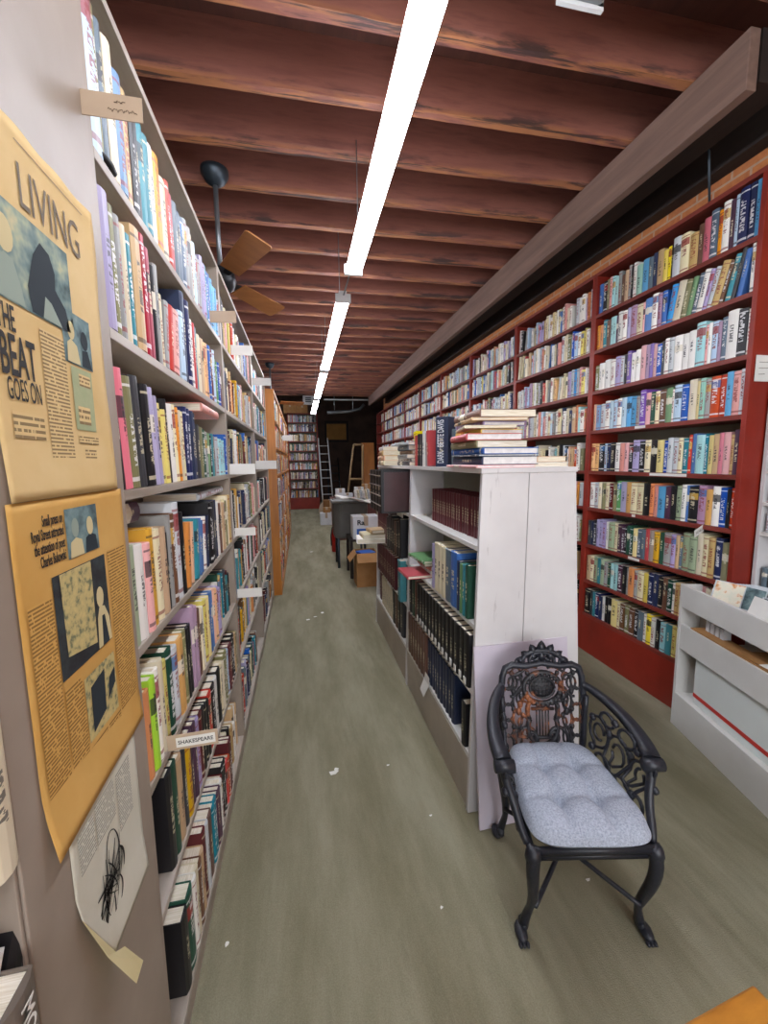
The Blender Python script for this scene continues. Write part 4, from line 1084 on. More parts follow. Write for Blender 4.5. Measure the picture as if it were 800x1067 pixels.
# ------------------------------------------------------------------ the shelves one can read, book by book
ROWS = {
    'L1': (-0.374, 2.22, 0.961, 1, 'navy 19 330,pale_blue 49 335,olive 18 300,slate 23 290,cream 39 280,steel_blue 83 250,black 31 240,charcoal 26 240,teal 72 250,white 48 250,orange 56 260,cream 52 230,red 69 250,slate 135 230,grey 77 250,cream 82 240,grey 66 200,lavender 119 230,blue 71 220,sky_blue 136 220,grey 67 200'),
    'L2': (-0.374, 1.885, 0.959, 1, 'sky_blue 17 220,lavender 46 270,olive 35 265,grey 27 260,cream 26 255,teal 32 250,tan 56 285,crimson 75 295,black 24 250,grey 30 265,cream 33 200,grey 33 200 8,red 39 200 8,pink 58 200 8,pale_blue 51 220,navy 88 300,white 48 240,red 67 240,cream 48 220,tan 68 220,peach 64 220,blue 132 225,green 68 200,blue 98 200'),
    'L3': (-0.374, 1.55, 0.965, 1, 'black 35 265 -4,rose 36 260 -4,olive 43 250 -4,charcoal 55 260 -4,black 45 250 -4,lavender 67 250 -4,butter 65 220 -4,black 22 240 -4,white 81 230 -3,orange 23 230 -3,cream 64 225 -2,navy 149 245,charcoal 95 200,dark_green 88 190,green 108 180,taupe 95 175,aqua 182 170,blue 116 200'),
    'L4': (-0.374, 1.195, 0.975, 1, 'sage 38 230,white 48 225,pink 39 220,mustard 39 250,cream 48 240,tan 42 240,black 15 220,grey 70 265,silver 54 295,black 38 260,orange 55 215 8,peach 103 210 8,blue 85 210 8,white 95 205 7,black 76 250,charcoal 84 250,white 80 240,cream 255 240'),
    'L5': (-0.374, 0.855, 0.989, 1, 'orange 34 220,lime 36 235,white 31 240,cream 32 250,butter 34 230,dark_green 95 245,mustard 61 235,olive 64 235,black 34 230,mauve 73 280,brown 45 240,cream 64 230,butter 87 240,blue 77 240,peach 73 230,lavender 68 220'),
    'L6': (-0.374, 0.51, 1.087, 1, 'black 46 275,dark_green 39 270,tan 53 250,charcoal 34 250,mustard 48 240,plum 65 250,lavender 49 240,maroon 37 240,black 47 230,black 68 220,red 55 220,black 59 220,white 52 220,black 56 230,cream 84 230,olive 120 230,maroon 88 220,black 80 220,tan 86 210'),
    'L7': (-0.374, 0.082, 1.110, 1, 'black 55 240,dark_green 60 250,white 108 240,tan 45 220,maroon 73 260,brown 62 240,teal 78 230,plum 63 220,white 68 220,black 73 240,red 80 200,maroon 72 240'),
    'R1': (2.295, 2.705, 2.977, -1, 'blue 47 215,black 41 220,olive 25 222,pink 30 228,aqua 67 220,grey 32 227,brown 32 191,tan 36 209,grey 26 228,black 17 216,white 34 226,mint 49 195,sky_blue 55 209,slate 38 200,navy 30 212,tan 51 213,yellow 35 191,yellow 27 199,black 13 201,silver 53 227,cream 60 221,tan 57 196,brown 35 222,rose 42 235,slate 46 255,orange 26 235,white 41 260,plum 30 250,pale_blue 19 260,navy 51 275,navy 40 275,sky_blue 24 270'),
    'R2': (2.295, 2.44, 3.002, -1, 'orange 75 180,teal 82 200,aqua 69 200,plum 19 190,white 92 210,lavender 35 210,mauve 60 210,cream 57 200,pink 24 200,blue 62 210,white 52 220,mauve 36 210,blue 42 210,sky_blue 47 220 8,cream 58 220 10,olive 44 210 10,green 36 210 11,slate 35 215 12,white 40 220 12,lavender 28 210 12,silver 32 210 13,tan 47 220 15,brown 25 210 15,teal 34 225 12,charcoal 24 250 12,blue 33 225 10,white 23 240'),
    'R3': (2.295, 2.13, 2.980, -1, 'olive 44 190,white 64 200,white 61 210,white 49 200,lavender 57 210,silver 64 200,violet 35 220,white 43 200,white 46 210,pink 45 225,mauve 32 220,violet 31 220,pink 27 210,blue 41 200,charcoal 22 210,white 70 220,white 60 215,white 45 210,white 49 215,aqua 59 245,pink 17 220,white 22 225,pale_blue 38 225,mauve 21 215,slate 31 230,white 60 250,black 48 240,white 19 230'),
    'R4': (2.295, 1.825, 2.981, -1, 'peach 34 200,steel_blue 97 190,white 56 210,pale_blue 74 200,white 47 210,pale_blue 46 210,sky_blue 97 210,grey 34 200,violet 49 235,pink 40 210,dark_green 76 210,brown 47 210,green 49 215,white 17 200,pale_blue 53 220,blue 48 215,cream 52 235,butter 24 220,mint 35 230,grey 34 220,red 55 225,red 37 225,sky_blue 36 235,pink 42 230,silver 26 235'),
    'R5': (2.295, 1.51, 2.982, -1, 'peach 90 215,black 59 210,pale_blue 63 210,black 54 215,white 48 210,salmon 47 205,pink 81 205,lavender 60 220,black 50 210,cream 48 215,black 54 215,butter 52 210,blue 32 205,silver 79 220,cream 33 215,teal 39 210,red 22 230,blue 28 235,aqua 57 225,teal 20 230,butter 31 220,tan 36 225,rose 27 230,pink 39 230,tan 20 215,plum 32 240'),
    'R6': (2.295, 1.215, 2.996, -1, 'white 58 200,silver 45 200,cream 87 205,cream 82 205,olive 37 200,green 42 225,lavender 61 220,mustard 45 220,cream 57 215,cream 55 215,black 61 220,salmon 70 220,sky_blue 59 205,plum 43 205,black 41 210,sage 40 215,white 33 225,blue 19 220,black 62 215,mauve 53 225,mustard 40 205,white 47 225,blue 40 220,black 21 215,red 25 220'),
    'R7': (2.295, 0.91, 3.011, -1, 'charcoal 106 195,lavender 110 215,white 32 210,sage 62 210,cream 40 210,plum 67 210,black 19 200,dark_green 64 210,butter 44 200,slate 73 200,red 36 215,taupe 40 210,mustard 46 205,dark_green 37 210,grey 58 210,lavender 35 210,tan 27 210,slate 20 210,sage 102 235,cream 78 250,tan 40 235,navy 44 240,olive 48 220'),
    'R8': (2.295, 0.615, 3.003, -1, 'tan 89 200,sage 74 205,sage 76 205,dark_green 32 190,aqua 72 195,plum 45 200,black 42 205,grey 19 200,orange 55 210,grey 27 200,cream 52 200,yellow 38 205,navy 82 215,black 69 210,dark_green 40 210,white 18 200,tan 63 205,aqua 44 200'),
    'R9': (2.295, 0.332, 3.008, -1, 'black 61 200,charcoal 66 200,navy 73 200,white 29 195,black 69 200,butter 62 205,cream 30 200,brown 87 200,brown 46 200,black 36 200,slate 44 205,white 26 200,yellow 42 210,white 33 200,black 40 200,aqua 39 195,teal 45 200,butter 65 205,white 21 195,navy 34 200'),
}

LW = ['lowest shelf of grey bookcase', 'sixth shelf down of grey bookcase', 'fifth shelf down of grey bookcase', 'fourth shelf down of grey bookcase', 'third shelf down of grey bookcase', 'second shelf down of grey bookcase', 'top shelf of grey bookcase'][::-1]
RW = ['top shelf of red bookcase', 'second shelf down of red bookcase', 'third shelf down of red bookcase', 'fourth shelf down of red bookcase', 'fifth shelf down of red bookcase', 'sixth shelf down of red bookcase', 'seventh shelf down of red bookcase', 'eighth shelf down of red bookcase', 'lowest shelf of red bookcase']
for k in range(1, 8):
    xf, z, st, dr, seq = ROWS['L%d' % k]
    e = row('L%d' % k, xf, z+.001 if 0 else ZL[7-k]+.001, st, 1, seq, .17, LW[k-1], (0, 'newspaper panel'), L_UP)
    fill(xf-.02, ZL[7-k]+.001, e+.01, 2.27, L_UP, MIXED)
    # behind the front row nothing more is seen; next two sections
    for a, b in ((2.33, 3.62), (3.68, 4.97)):
        if k == 7 and a < 3: b = 3.3
        fill(-.385, ZL[7-k]+.001, a, b, L_UP, MIXED if k > 2 else PALE+MIXED, h=(.19, .27), t=(.02, .055))
for k in range(1, 10):
    xf, z, st, dr, seq = ROWS['R%d' % k]
    zz = ZR[9-k]+.001
    e = row('R%d' % k, xf, zz, 2.957 if k < 3 else 2.955, -1, seq, .15, RW[k-1], (1, 'end panel'), R_UP, room=1.148)
    if e > 1.85: fill(2.31, zz, e-.004, 1.81, R_UP, MIXED)
    for i in range(1, 9):
        a, b = ry[i+1]-.03, ry[i]+.03
        if i == 8: a = 11.75
        fill(2.295, zz, a, b, R_UP, PALE if k < 6 else MIXED, h=(.18, .235), maxh=.245)
place_candidates(240)
# near section at the picture edge
zz = .746
o = vol(-.345, .455, zz, .06, .245, .2, 'umber', 'thick grey-brown hardback with pale spine lettering poking from edge shelf', None, rot=L_UP, name='book', cat='book', rs=(.1, .05))
letters('spine_title', 'MOLOKAI', .13, .022, M['label_white'], o, (.02, -.0085, .232), Matrix(((0,1,0),(0,0,-1),(-1,0,0))).to_euler(), .01)
for i, (c, l) in enumerate((('black', 'black book leaning behind the thick brown one at picture edge'), ('white', 'white book leaning between black ones at picture edge'), ('charcoal', 'charcoal book leaning above the thick brown hardback at picture edge'))):
    vol(-.378, .385-.06*i, zz+.001, .04, .33, .16, c, l, None, rot=L_UP, name='book', cat='book', tilt=30, rs=(.2, .1))
vol(-.362, .496, 1.116, .045, .2, .17, 'cream', 'cream book at end of the shelf above the leaning ones, picture edge', None, rot=L_UP, name='book', cat='book', rs=(.3, .15))
fill(-.385, 1.116, .47, 0.0, L_UP, MIXED) if 0 else None
# books that lie across the rows of the grey bookcase
def across(y, z, l, w, t_, c, label, x=-.5):
    """book lying on its side, spine to the aisle (+x), along y"""
    T = Matrix.Translation((x, y, z)) @ Matrix(((0,-1,0,w/2),(0,0,1,-l/2),(1,0,0,0),(0,0,0,1)))
    return book_thing(t_, l, w, c, T @ Matrix.Identity(4), label, None, 'book', 'book')
across(1.86, 1.546+.252, .32, .22, .032, 'salmon', 'coral red book lying flat across the row, third shelf of grey bookcase', -.47)
across(1.10, 1.191+.262, .2, .2, .05, 'plum', 'large dark plum book lying at back of fourth shelf, grey bookcase', -.53)
across(1.98, 1.191+.265, .52, .2, .03, 'silver', 'long silver-white book lying on top of row, fourth shelf grey bookcase', -.5)
across(2.14, .506-.43+.0, .26, .17, .05, 'pink', 'pinkish pale-covered book lying flat near far end, lowest grey shelf', -.45) if 0 else None
across(1.95, .077, .26, .17, .055, 'pink', 'pale pink book lying flat alone on lowest shelf of grey bookcase', -.45) if 0 else None
# a dark eyeglass-case shaped object on the first shelf edge
m = MB(); m.blob((0,0,.012), .022, .05, .012, 10, 6); m.tube([(0,-.045,.013),(0,-.09,.02)], .004, 5); tag(obj('spectacle_case', m, M['black'], None, (-.385, 1.045, 2.216)), 'small dark rounded object lying on top grey shelf edge beside name card', 'case')
for k in range(7):
    for i in range(4):
        a, b = 5.05+1.25*i, 5.02+1.25*(i+1)-.03
        fill(-.285, ZO[k]+.001, a, b, L_UP, WARM+MIXED, h=(.19, .27), t=(.02, .05))

# ------------------------------------------------------------------ board leaning behind the chair
m = MB(); m.box(0, 0, 0, .46, .012, .80)
tag(obj('leaning_board', m, M['lilac_board'], None, (.705, 1.50, .003), (math.radians(-6), 0, math.radians(2)), .001), 'pale lilac flat board leaning on white case behind iron armchair', 'board')

# ------------------------------------------------------------------ white bin cabinet for discs on the right
ax, ay = 2.155, 1.96; ex, ey = -.175/.6925, -.67/.6925       # along the front; inward normal:
nx_, ny_ = -ey, ex
CB = thing('bin_cabinet', 'white laminate bin cabinet with discs on top and shelves below', 'cabinet', (ax, ay, 0))
FR = Matrix(((ex, nx_, 0, 0), (ey, ny_, 0, 0), (0, 0, 1, 0), (0, 0, 0, 1)))     # local x along the front, y inward
LEN = 1.75
def cbx(name, a, mat, bevel=.002):
    q = MB(); q.box(*a, M=FR); return obj(name, q, mat, CB, bevel=bevel)
def fixn(o):
    return o
cbx('end_panel', (0, 0, 0, .022, .11, .868), M['white_clean'])
cbx('front_rail', (.022, 0, .735, LEN, .02, .868), M['white_clean'])
cbx('bin_floor', (.15, .02, .785, LEN, .29, .80), M['white_clean'])
cbx('bin_back', (.25, .29, .0, LEN, .305, .90), M['white_clean'])
cbx('shelf', (.022, .02, .6, LEN, .11, .612), M['white_clean'])
cbx('drawer_front', (.022, .004, .485, LEN, .022, .635), M['white_clean'])
cbx('kick_board', (.022, 0, 0, LEN, .02, .205), M['white_clean'])
cbx('bottom_shelf', (.022, .02, .19, LEN, .11, .205), M['white_clean'])
cbx('inner_panel', (.022, .108, .0, .25, .116, .73), M['cream_paint'])
cbx('inner_shelf', (.25, .11, .19, LEN, .29, .205), M['white_clean'])
cbx('inner_shelf', (.25, .11, .6, LEN, .29, .612), M['white_clean'])
cbx('end_panel', (LEN, 0, 0, LEN+.022, .30, .868), M['white_clean'])
def W(u, v, z): return (ax+ex*u+nx_*v, ay+ey*u+ny_*v, z)
yawc = math.atan2(ey, ex)
def cab(name, label, cat, a, mat, grp=None, rz=0, parts=()):
    """loose thing lying in the cabinet: box with its own origin, aligned to the front"""
    u0, v0, z0, u1, v1, z1 = a
    q = MB(); q.box(-(u1-u0)/2, -(v1-v0)/2, 0, (u1-u0)/2, (v1-v0)/2, z1-z0)
    o = obj(name, q, mat, None, W((u0+u1)/2, (v0+v1)/2, z0), (0, 0, yawc+rz), .001)
    return tag(o, label, cat, grp)
o = cab('poster_board', 'large pale board with red stripe standing behind cabinet opening', 'board', (.13, .03, .207, LEN-.05, .036, .472), M['pale_board'])
o.rotation_euler = (0, 0, yawc)
q = MB(); q.box(-(LEN-.18)/2, -.0045, .04, (LEN-.18)/2, -.003, .062); obj('red_stripe', q, M['bright_red'], o)
o = cab('cardboard_sheet', 'flattened brown cardboard lying on the cabinet shelf', 'cardboard', (.1, .012, .636, .75, .1, .643), M['cardboard'], rz=.02)
o = cab('cardboard_sheet', 'second brown cardboard sheet slanting over the first in cabinet shelf', 'cardboard', (.42, .012, .645, 1.3, .22, .652), M['cardboard'], rz=-.03)
o = cab('paper_sheet', 'white paper sheet on top of cardboard in cabinet shelf', 'paper', (.55, .02, .654, .8, .15, .656), M['label_white'], rz=.1)
for i in range(4):
    cab('booklet', 'white slim booklet standing at back of the white cabinet shelf', 'booklet', (.14+.035*i, .06, .613, .165+.035*i, .1, .70), M['white_box'], 'white booklets in the cabinet')
# compact disc cases in the bin
def cd(u, v, z, lean, cover, label, rz=0):
    t = thing('disc_case', label, 'disc case', W(u, v, z), yawc+rz, 'disc cases in the white bin')
    R = Matrix.Rotation(math.radians(lean), 4, 'X')
    q = MB(); q.box(-.071, 0, 0, .071, .010, .125, M=R); obj('case_shell', q, M['glass'], t, bevel=.001)
    q = MB(); q.box(-.062, -.0012, .004, .068, -.0003, .121, M=R); obj('cover_card', q, cover, t)
    return t
cd(.2, .10, .815, -26, M['cd_cover'], 'disc case with orange and cream cover, first in the white bin', .5)
for i in range(7):
    cd(.27+.004*i, .15+.012*i, .81, -20, M['print_dark'] if i % 3 else M['photo_b'], 'grey and dark disc case filed in the white bin behind the orange cover', .35)
for i in range(9):
    cd(.50+.006*i, .09+.016*i, .81, -15, M['photo_b'] if i % 2 else M['print_dark'], 'dark disc case filed second row of the white bin', .2)
for i in range(9):
    cd(.70+.006*i, .09+.016*i, .81, -15, M['photo_b'] if i % 2 else M['print_dark'], 'dark disc case filed third row of the white bin', .1)
m = MB(); m.add([(-.07,0,0),(.07,0,0),(.08,.03,.11),(-.06,.03,.11)], [(0,1,2,3)]); tag(obj('paper_note', m, M['label_white'], None, W(.53, .01, .84), (0, 0, yawc+.1)), 'white paper note propped against discs in the bin', 'note')
m = MB(); m.box(-.07, -.03, 0, .07, .03, .006); tag(obj('paper_slip', m, M['label_white'], None, W(.2, .06, .805), (.15, 0, yawc+.4)), 'small white slip below the orange disc cover in bin', 'note')

# white wall rack beyond it
t = case('wall_rack', 'white narrow wall rack next to red bookcase end panel', 2.40, 2.555, .3, 1.765, [.9, 1.2, 1.36, 1.53, 1.7], 2.12, (M['white_paint'], M['white_clean'], M['white_paint']), .02)
y = 1.735
for i in range(14):
    vol(2.405, y, 1.702, .036, .3, .12, 'charcoal', 'charcoal boxed volume in uniform row on white wall rack', 'charcoal volumes on the wall rack', rs=(.5, .2)); y -= .0372
for z in (.902, 1.202, 1.362, 1.532):
    fill(2.41, z, 1.73, .4, R_UP, ['navy','white','charcoal','silver','black','slate'], depth=.1, h=(.1, .13), t=(.012, .03), maxh=.14)

# honey wood table corner by the viewer
t = thing('wooden_table', 'honey brown wooden table corner at the very bottom of the picture', 'table', (.715, .461, 0), math.radians(6))
top = MB(); top.box(-.5, -.6, .695, 0, 0, .72); obj('table_top', top, M['table_wood'], t, bevel=.004)
for x in (-.46, -.04):
    for y in (-.56, -.04):
        q = MB(); q.tube([(x, y, .0), (x, y, .695)], [.018, .026], 8); obj('leg', q, M['table_wood'], t)

# scraps of paper on the carpet
for x, y, s, r, l in ((.107,1.974,.024,.3,'torn white paper scraps nearest on aisle carpet, larger one'), (.125,1.995,.014,1.1,'small white scrap touching the larger torn one on aisle carpet'), (.395,1.967,.008,.2,'tiny white fleck on aisle carpet before the white case'), (.018,4.136,.022,.7,'white scrap far along the aisle, first of three'), (.09,4.2,.018,.2,'white scrap far along the aisle, middle of three'), (.17,4.3,.022,1.3,'white scrap far along the aisle, last of three'), (.13,7.4,.03,.4,'white scrap on carpet before the rear bookcase'), (.52,1.62,.007,.4,'tiny white fleck beside white case kick board'), (.44,1.24,.006,.9,'tiny white fleck in front of iron armchair leg'), (1.02,1.22,.009,.3,'white fleck on carpet right of iron armchair'), (-.30,1.28,.008,1.2,'pale chip on carpet beside lowest grey shelf')):
    m = MB(); n = 6; m.prism([(s*(1+.35*math.sin(3*k+r*5))*math.cos(2*PI*k/n), s*.7*(1+.35*math.cos(2*k+r*3))*math.sin(2*PI*k/n)) for k in range(n)], .0035, .005)
    tag(obj('paper_scrap', m, M['label_white'], None, (x, y, 0 if x < .64 else -.003), (0, 0, r)), l, 'scrap')

# ------------------------------------------------------------------ the rear of the shop
t = case('bookcase', 'tall red-based bookcase facing the aisle at the rear', 0, .28, -.5, .5, [.4, .72, 1.04, 1.36, 1.68, 2.0, 2.32, 2.64, 2.95], 3.22, (M['red_paint'], M['red_edge'], M['shelf_grey']), .03, .03)
t.location = (.11, 14.6, 0); t.rotation_euler = (0, 0, PI/2)
for z in (.4, .72, 1.04, 1.36, 1.68, 2.0, 2.32, 2.64, 2.95):
    cur = -.36
    while cur < .55:
        tt = rnd.uniform(.02, .05); hh = rnd.uniform(.19, .25); a = rnd.choice((0, 0, 0, 6, 9)) if z < 1 else 0
        if cur+tt > .575: break
        T_ = Matrix.Translation((cur, 14.47, z+.001)) @ Matrix.Translation((tt,0,0)) @ Matrix.Rotation(math.radians(a), 4, 'Y') @ Matrix.Translation((-tt,0,0))
        book_stuff(tt-.001, hh, .17, rnd.choice(MIXED+PALE), T_); cur += tt+(.02 if a else 0)
def carton(x, y, z, w, d, h, label, mat='cardboard', rz=0, open_=0, cat='box'):
    t = thing('carton', label, cat, (x, y, z), rz)
    q = MB(); e = .006
    for a in ((-w/2,-d/2,0,w/2,-d/2+e,h), (-w/2,d/2-e,0,w/2,d/2,h), (-w/2,-d/2+e,0,-w/2+e,d/2-e,h), (w/2-e,-d/2+e,0,w/2,d/2-e,h), (-w/2+e,-d/2+e,0,w/2-e,d/2-e,e)): q.box(*a)
    obj('body', q, M[mat], t)
    if open_:
        for s in (-1, 1):
            R = Matrix.Translation((s*w/2, 0, h)) @ Matrix.Rotation(s*math.radians(open_), 4, 'Y')
            q = MB(); q.box(0 if s > 0 else -w*.5, -d/2, 0, w*.5 if s > 0 else 0, d/2, .005, M=R); obj('flap', q, M[mat], t)
        R = Matrix.Translation((0, -d/2, h)) @ Matrix.Rotation(math.radians(40), 4, 'X')
        q = MB(); q.box(-w/2, -d*.5, 0, w/2, 0, .005, M=R); obj('flap', q, M[mat], t)
    else:
        q = MB(); q.box(-w/2, -d/2, h, w/2, d/2, h+.005); obj('lid', q, M[mat], t)
        q = MB(); q.box(-.03, -d/2-.001, h*.6, .03, d/2+.001, h+.0065); obj('tape', q, M['card'], t)
    return t
carton(-.28, 14.62, 3.255, .42, .3, .34, 'brown carton on top of rear bookcase, by the wall side')
carton(.12, 14.6, 3.255, .36, .3, .30, 'brown carton on top of rear bookcase, beside the vent')
carton(-.48, 9.4, 2.445, .25, .4, .22, 'pale carton lying on top of the orange wooden bookcase')
t = thing('air_vent', 'square white air vent grille hanging under the rear ceiling', 'vent', (.31, 13.4, 3.42))
q = MB(); q.box(-.16, 0, 0, .16, .25, .26); obj('vent_box', q, M['enamel'], t, bevel=.005)
for k in range(3):
    q = MB(); q.box(-.09, -.008, .05+.055*k, .09, .002, .08+.055*k); obj('slat', q, M['dark_steel'], t)
t = thing('ceiling_pipe', 'horizontal white pipe with drop rods below the rear ceiling', 'pipe', (1.5, 12.6, 3.44))
q = MB(); q.tube([(-.75,0,0),(.75,0,.01)], .022, 8); obj('pipe_run', q, M['enamel'], t)
for x in (-.45, .1):
    q = MB(); q.tube([(x,0,-.3),(x,0,.25)], .012, 6); obj('drop_rod', q, M['steel'], t)
q = MB(); q.tube([(-.7,.8,-.32),(0,.8,-.28),(.35,.8,-.2),(.5,.8,-.05)], .05, 10); tag(obj('duct_pipe', q, M['steel'], None, (1.6, 12.8, 3.5)), 'thick bent grey duct pipe in the dark below rear ceiling', 'pipe')
t = thing('notice_board', 'tan rectangular board fixed on the dark rear wall', 'board', (1.47, 16.97, 2.5))
q = MB(); q.box(-.39, -.02, .0, .39, .0, .62); obj('panel', q, M['tan_board'], t)
q = MB(); q.box(-.47, -.05, -.1, .47, -.021, -.03); q.box(-.47, -.05, .65, .47, -.021, .74); q.box(-.47,-.05,-.03,-.4,-.021,.65); q.box(.4,-.05,-.03,.47,-.021,.65); obj('frame', q, M['dark_wood'], t)
def ladder(label, name, p0, p1, w, rungs, mat, rail=.03):
    t = thing(name, label, 'ladder', p0)
    d = Vector(p1)-Vector(p0)
    for s in (-1, 1):
        q = MB(); q.tube([(s*w/2, 0, 0), (s*w/2*.92+d.x, d.y, d.z)], rail, 4); obj('rail', q, mat, t)
    for k in range(1, rungs+1):
        u = k/(rungs+1); q = MB(); q.tube([(-w/2+d.x*u, d.y*u, d.z*u), (w/2+d.x*u, d.y*u, d.z*u)], rail*.6, 5); obj('rung', q, mat, t)
    return t
ladder('white aluminium ladder leaning beside the rear bookcase', 'leaning_ladder', (.86, 13.7, 0), (.78, 14.4, 2.42), .34, 8, M['alu'], .022)
ladder('dark stepladder standing against the rear wall', 'stepladder', (1.25, 15.9, 0), (1.25, 16.5, 1.75), .45, 5, M['dark_steel'], .025)
t = thing('wooden_frame', 'pale unpainted wooden frame leaning beside the tan panel at rear', 'frame', (1.52, 12.0, .6), math.radians(-8))  # plain leaning wooden frame, its use unknown
for a, b in (((-.2,0,0),(.0,.2,1.5)), ((.22,0,0),(.27,.2,1.5)), ((.0,.2,1.5),(.27,.2,1.5)), ((-.14,.06,.5),(.23,.06,.5))):
    q = MB(); q.tube([a, b], .03, 4); obj('rail', q, M['pine'], t)
q = MB(); q.box(-.18, 0, 0, .2, .03, 1.55); tag(obj('plywood_panel', q, M['orange_wood'], None, (1.98, 12.2, .62), (math.radians(-6), 0, 0)), 'orange-brown plywood panel standing upright behind the desk', 'panel')
# desk and what is on it
t = thing('desk', 'dark red wooden desk covered in clutter at the rear', 'desk', (1.05, 8.9, 0))
q = MB(); q.box(-.42, -.55, .76, .5, .75, .80); obj('desk_top', q, M['desk_red'], t, bevel=.004)
q = MB(); q.box(-.38, -.5, .0, .46, -.47, .76); obj('front_panel', q, M['desk_red'], t)
for x in (-.38, .42):
    q = MB(); q.box(x, -.47, 0, x+.04, .7, .76); obj('side_panel', q, M['desk_red'], t)
for i, (x, y, w, d, h, l, mt) in enumerate(((.85, 9.3, .2, .2, .2, 'white small carton at left of desk clutter', 'white_box'), (1.0, 9.25, .24, .2, .1, 'low white carton with red spot on desk', 'white_box'), (1.25, 9.1, .18, .25, .24, 'tall white carton in desk clutter', 'white_box'), (1.42, 9.2, .14, .2, .3, 'tan carton at the back of desk clutter', 'cardboard'))):
    carton(x, y, .8005, w, d, h, l, mt)
for i in range(6):
    o = vol(1.12+.055*i, 8.62, .8005, .04, .2+.01*(i % 3), .16, ('white', 'cream', 'silver')[i % 3], ['white book in slanting row at desk front, first', 'cream book in slanting row at desk front, second', 'silver book in slanting row at desk front, third', 'white book in slanting row at desk front, fourth', 'cream book in slanting row at desk front, fifth', 'silver book in slanting row at desk front, last'][i], None, rot=0, name='book', cat='book', tilt=-8)
# grey bin cart, cartons, extinguisher
t = thing('grey_bin', 'grey rounded plastic bin standing on legs beside the blue lettered carton', 'bin', (.72, 6.35, 0))
q = MB(); q.prism([(-.18,-.25),(.25,-.25),(.25,.25),(-.18,.25),(-.26,.14),(-.26,-.14)], .45, 1.02); obj('tub', q, M['grey_plastic'], t, bevel=.04)
for x in (-.2, .2):
    for y in (-.2, .2):
        q = MB(); q.tube([(x, y, 0), (x, y, .46)], .02, 6); obj('leg', q, M['dark_steel'], t)
q = MB(); q.tube([(-.27,-.26,1.0),(.26,-.26,1.0),(.26,.26,1.0),(-.27,.26,1.0)], .025, 6, closed=True); obj('rim', q, M['grey_plastic'], t)
t = thing('side_table', 'low dark table carrying the blue lettered white carton', 'table', (.88, 5.75, 0))
q = MB(); q.box(-.26, -.25, .52, .3, .25, .55); obj('table_top', q, M['dark_wood'], t)
for x in (-.24, .26):
    for y in (-.22, .22):
        q = MB(); q.box(x-.02, y-.02, 0, x+.02, y+.02, .52); obj('leg', q, M['dark_wood'], t)
t = carton(.85, 5.68, .5505, .36, .3, .30, 'white carton with blue lettering and blue square beside grey bin', 'white_box')
q = MB(); q.box(-.13, -.1535, .03, .0, -.1515, .14); obj('blue_square', q, M['blue_print'], t)
letters('lettering', 'Ra', .1, .07, M['print_dark'], t, (-.12, -.1525, .19), FACE_MY, .03)
m = MB(); n = 10; v = []; f = []
for i in range(n+1):
    for j in (0, 1): v.append((-.3+.6*i/n, -.2+.4*j, .03*math.sin(i*.6+j)))
for i in range(n): f.append((2*i, 2*i+2, 2*i+3, 2*i+1))
m.add(v, f, None, 0, True); o = obj('paper_sheet', m, M['label_white'], None, (.80, 5.95, 1.06), (0, .12, .2)); o.modifiers.new('paper', 'SOLIDIFY').thickness = .012; tag(o, 'big white bent paper sheets lying across the grey bin and carton', 'paper')
carton(.79, 5.25, .0, .27, .3, .44, 'open brown carton on the floor at end of white case', 'cardboard', 0, 50)
m = MB(); m.box(-.1, -.1, 0, .1, .1, .05); tag(obj('blue_folder', m, M['blue_print'], None, (.80, 5.27, .38), (0, 0, .3)), 'blue folder poking out of the open brown carton', 'folder')
for i, (c, w, d, tt, l) in enumerate((('white', .3, .24, .04, 'white flat book lowest of pile jutting past white case'), ('cream', .28, .22, .035, 'cream flat book in middle of pile jutting past white case'), ('tan', .2, .18, .03, 'tan flat book topping pile jutting past white case'))):
    flat(.62+.03*i, 3.62, .889+.041*i, w, d, tt, c, l, -.1+.12*i)
t = thing('fire_extinguisher', 'red fire extinguisher standing on the floor by the desk', 'fire extinguisher', (.57, 7.35, 0))
q = MB(); q.lathe([(0,0),(.07,0),(.075,.02),(.075,.36),(.05,.42),(.02,.44),(0,.44)], 16); obj('cylinder', q, M['red_gloss'], t)
q = MB(); q.tube([(0,0,.44),(0,0,.48),(.06,0,.5)], .014, 6); q.tube([(0,0,.48),(.08,-.02,.46)], .008, 5); obj('valve_handle', q, M['black'], t)
q = MB(); q.tube([(0,0,.46),(-.06,-.04,.44),(-.085,-.05,.3),(-.08,-.05,.12)], .01, 6); obj('hose', q, M['black'], t)
carton(.60, 10.7, 0, .3, .3, .3, 'small white carton on floor before rear bookcase', 'white_box')
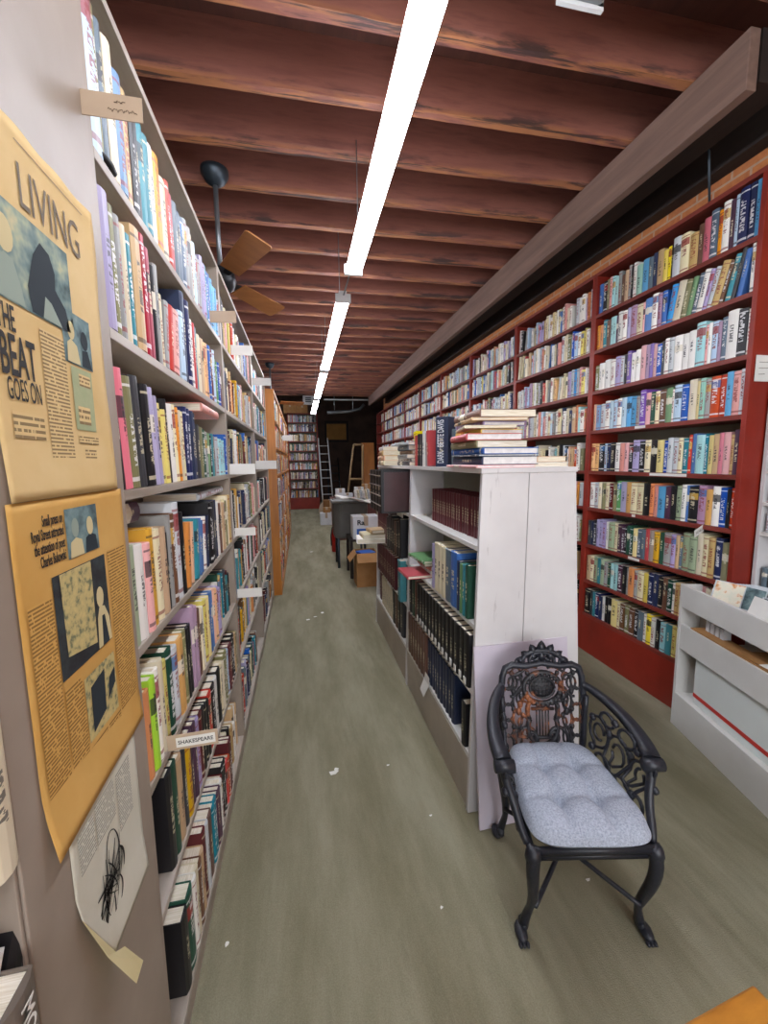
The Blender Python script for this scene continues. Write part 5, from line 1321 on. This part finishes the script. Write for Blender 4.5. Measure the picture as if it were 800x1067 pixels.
carton(.62, 10.75, .31, .18, .18, .12, 'tan small carton on top of the white floor carton', 'cardboard')
carton(.78, 11.6, 0, .4, .35, .55, 'brown carton behind the white floor carton', 'cardboard_dark')
m = MB(); m.lathe([(0,0),(.2,0),(.24,.1),(.2,.3),(.12,.38),(0,.4)], 14); tag(obj('cloth_sack', m, M['card'], None, (.72, 12.6, 0)), 'beige cloth sack slumped beside the rear ladder', 'sack')

# ------------------------------------------------------------------ uncounted books
me = STUFF.mesh('books', [BK[k] for k in BKL]+[M['pages']])
tag(link('books', me), 'remaining smaller spines filling red wall, orange and rear bookcases in long packed rows', 'books', None, 'stuff')

# ------------------------------------------------------------------ light and camera
w = bpy.data.worlds.new('world'); bpy.context.scene.world = w; w.use_nodes = True
w.node_tree.nodes['Background'].inputs['Color'].default_value = rgb('#c8d4e4'); w.node_tree.nodes['Background'].inputs['Strength'].default_value = .6
def area(name, loc, rot, sx, sy, e, col):
    l = bpy.data.lights.new(name, 'AREA'); l.shape = 'RECTANGLE'; l.size = sx; l.size_y = sy; l.energy = e; l.color = col
    o = bpy.data.objects.new(name, l); C.objects.link(o); o.location = loc; o.rotation_euler = rot; return o
area('shop_window_daylight', (.1, WF+.03, 1.95), (PI/2, 0, 0), 4.1, 2.4, 150, (.93, .96, 1))
cam = bpy.data.cameras.new('camera'); co = bpy.data.objects.new('camera', cam); C.objects.link(co)
cam.sensor_fit = 'HORIZONTAL'; cam.sensor_width = 36; cam.lens = 430/800*36; cam.clip_start = .02
CAMM = Matrix(((0.980328, 0.036486, -0.193975, 0), (-0.196955, 0.116588, -0.973456, 0), (-0.012903, 0.992510, 0.121481, 1.6), (0,0,0,1)))
co.matrix_world = CAMM
bpy.context.scene.camera = co
sc = bpy.context.scene
sc.view_settings.view_transform = 'Standard'; sc.view_settings.look = 'None'; sc.view_settings.gamma = 1; sc.view_settings.exposure = .42
sc.view_settings.use_curve_mapping = False
sc.cycles.use_denoising = True; sc.cycles.max_bounces = 8; sc.cycles.diffuse_bounces = 5; sc.cycles.sample_clamp_indirect = 6
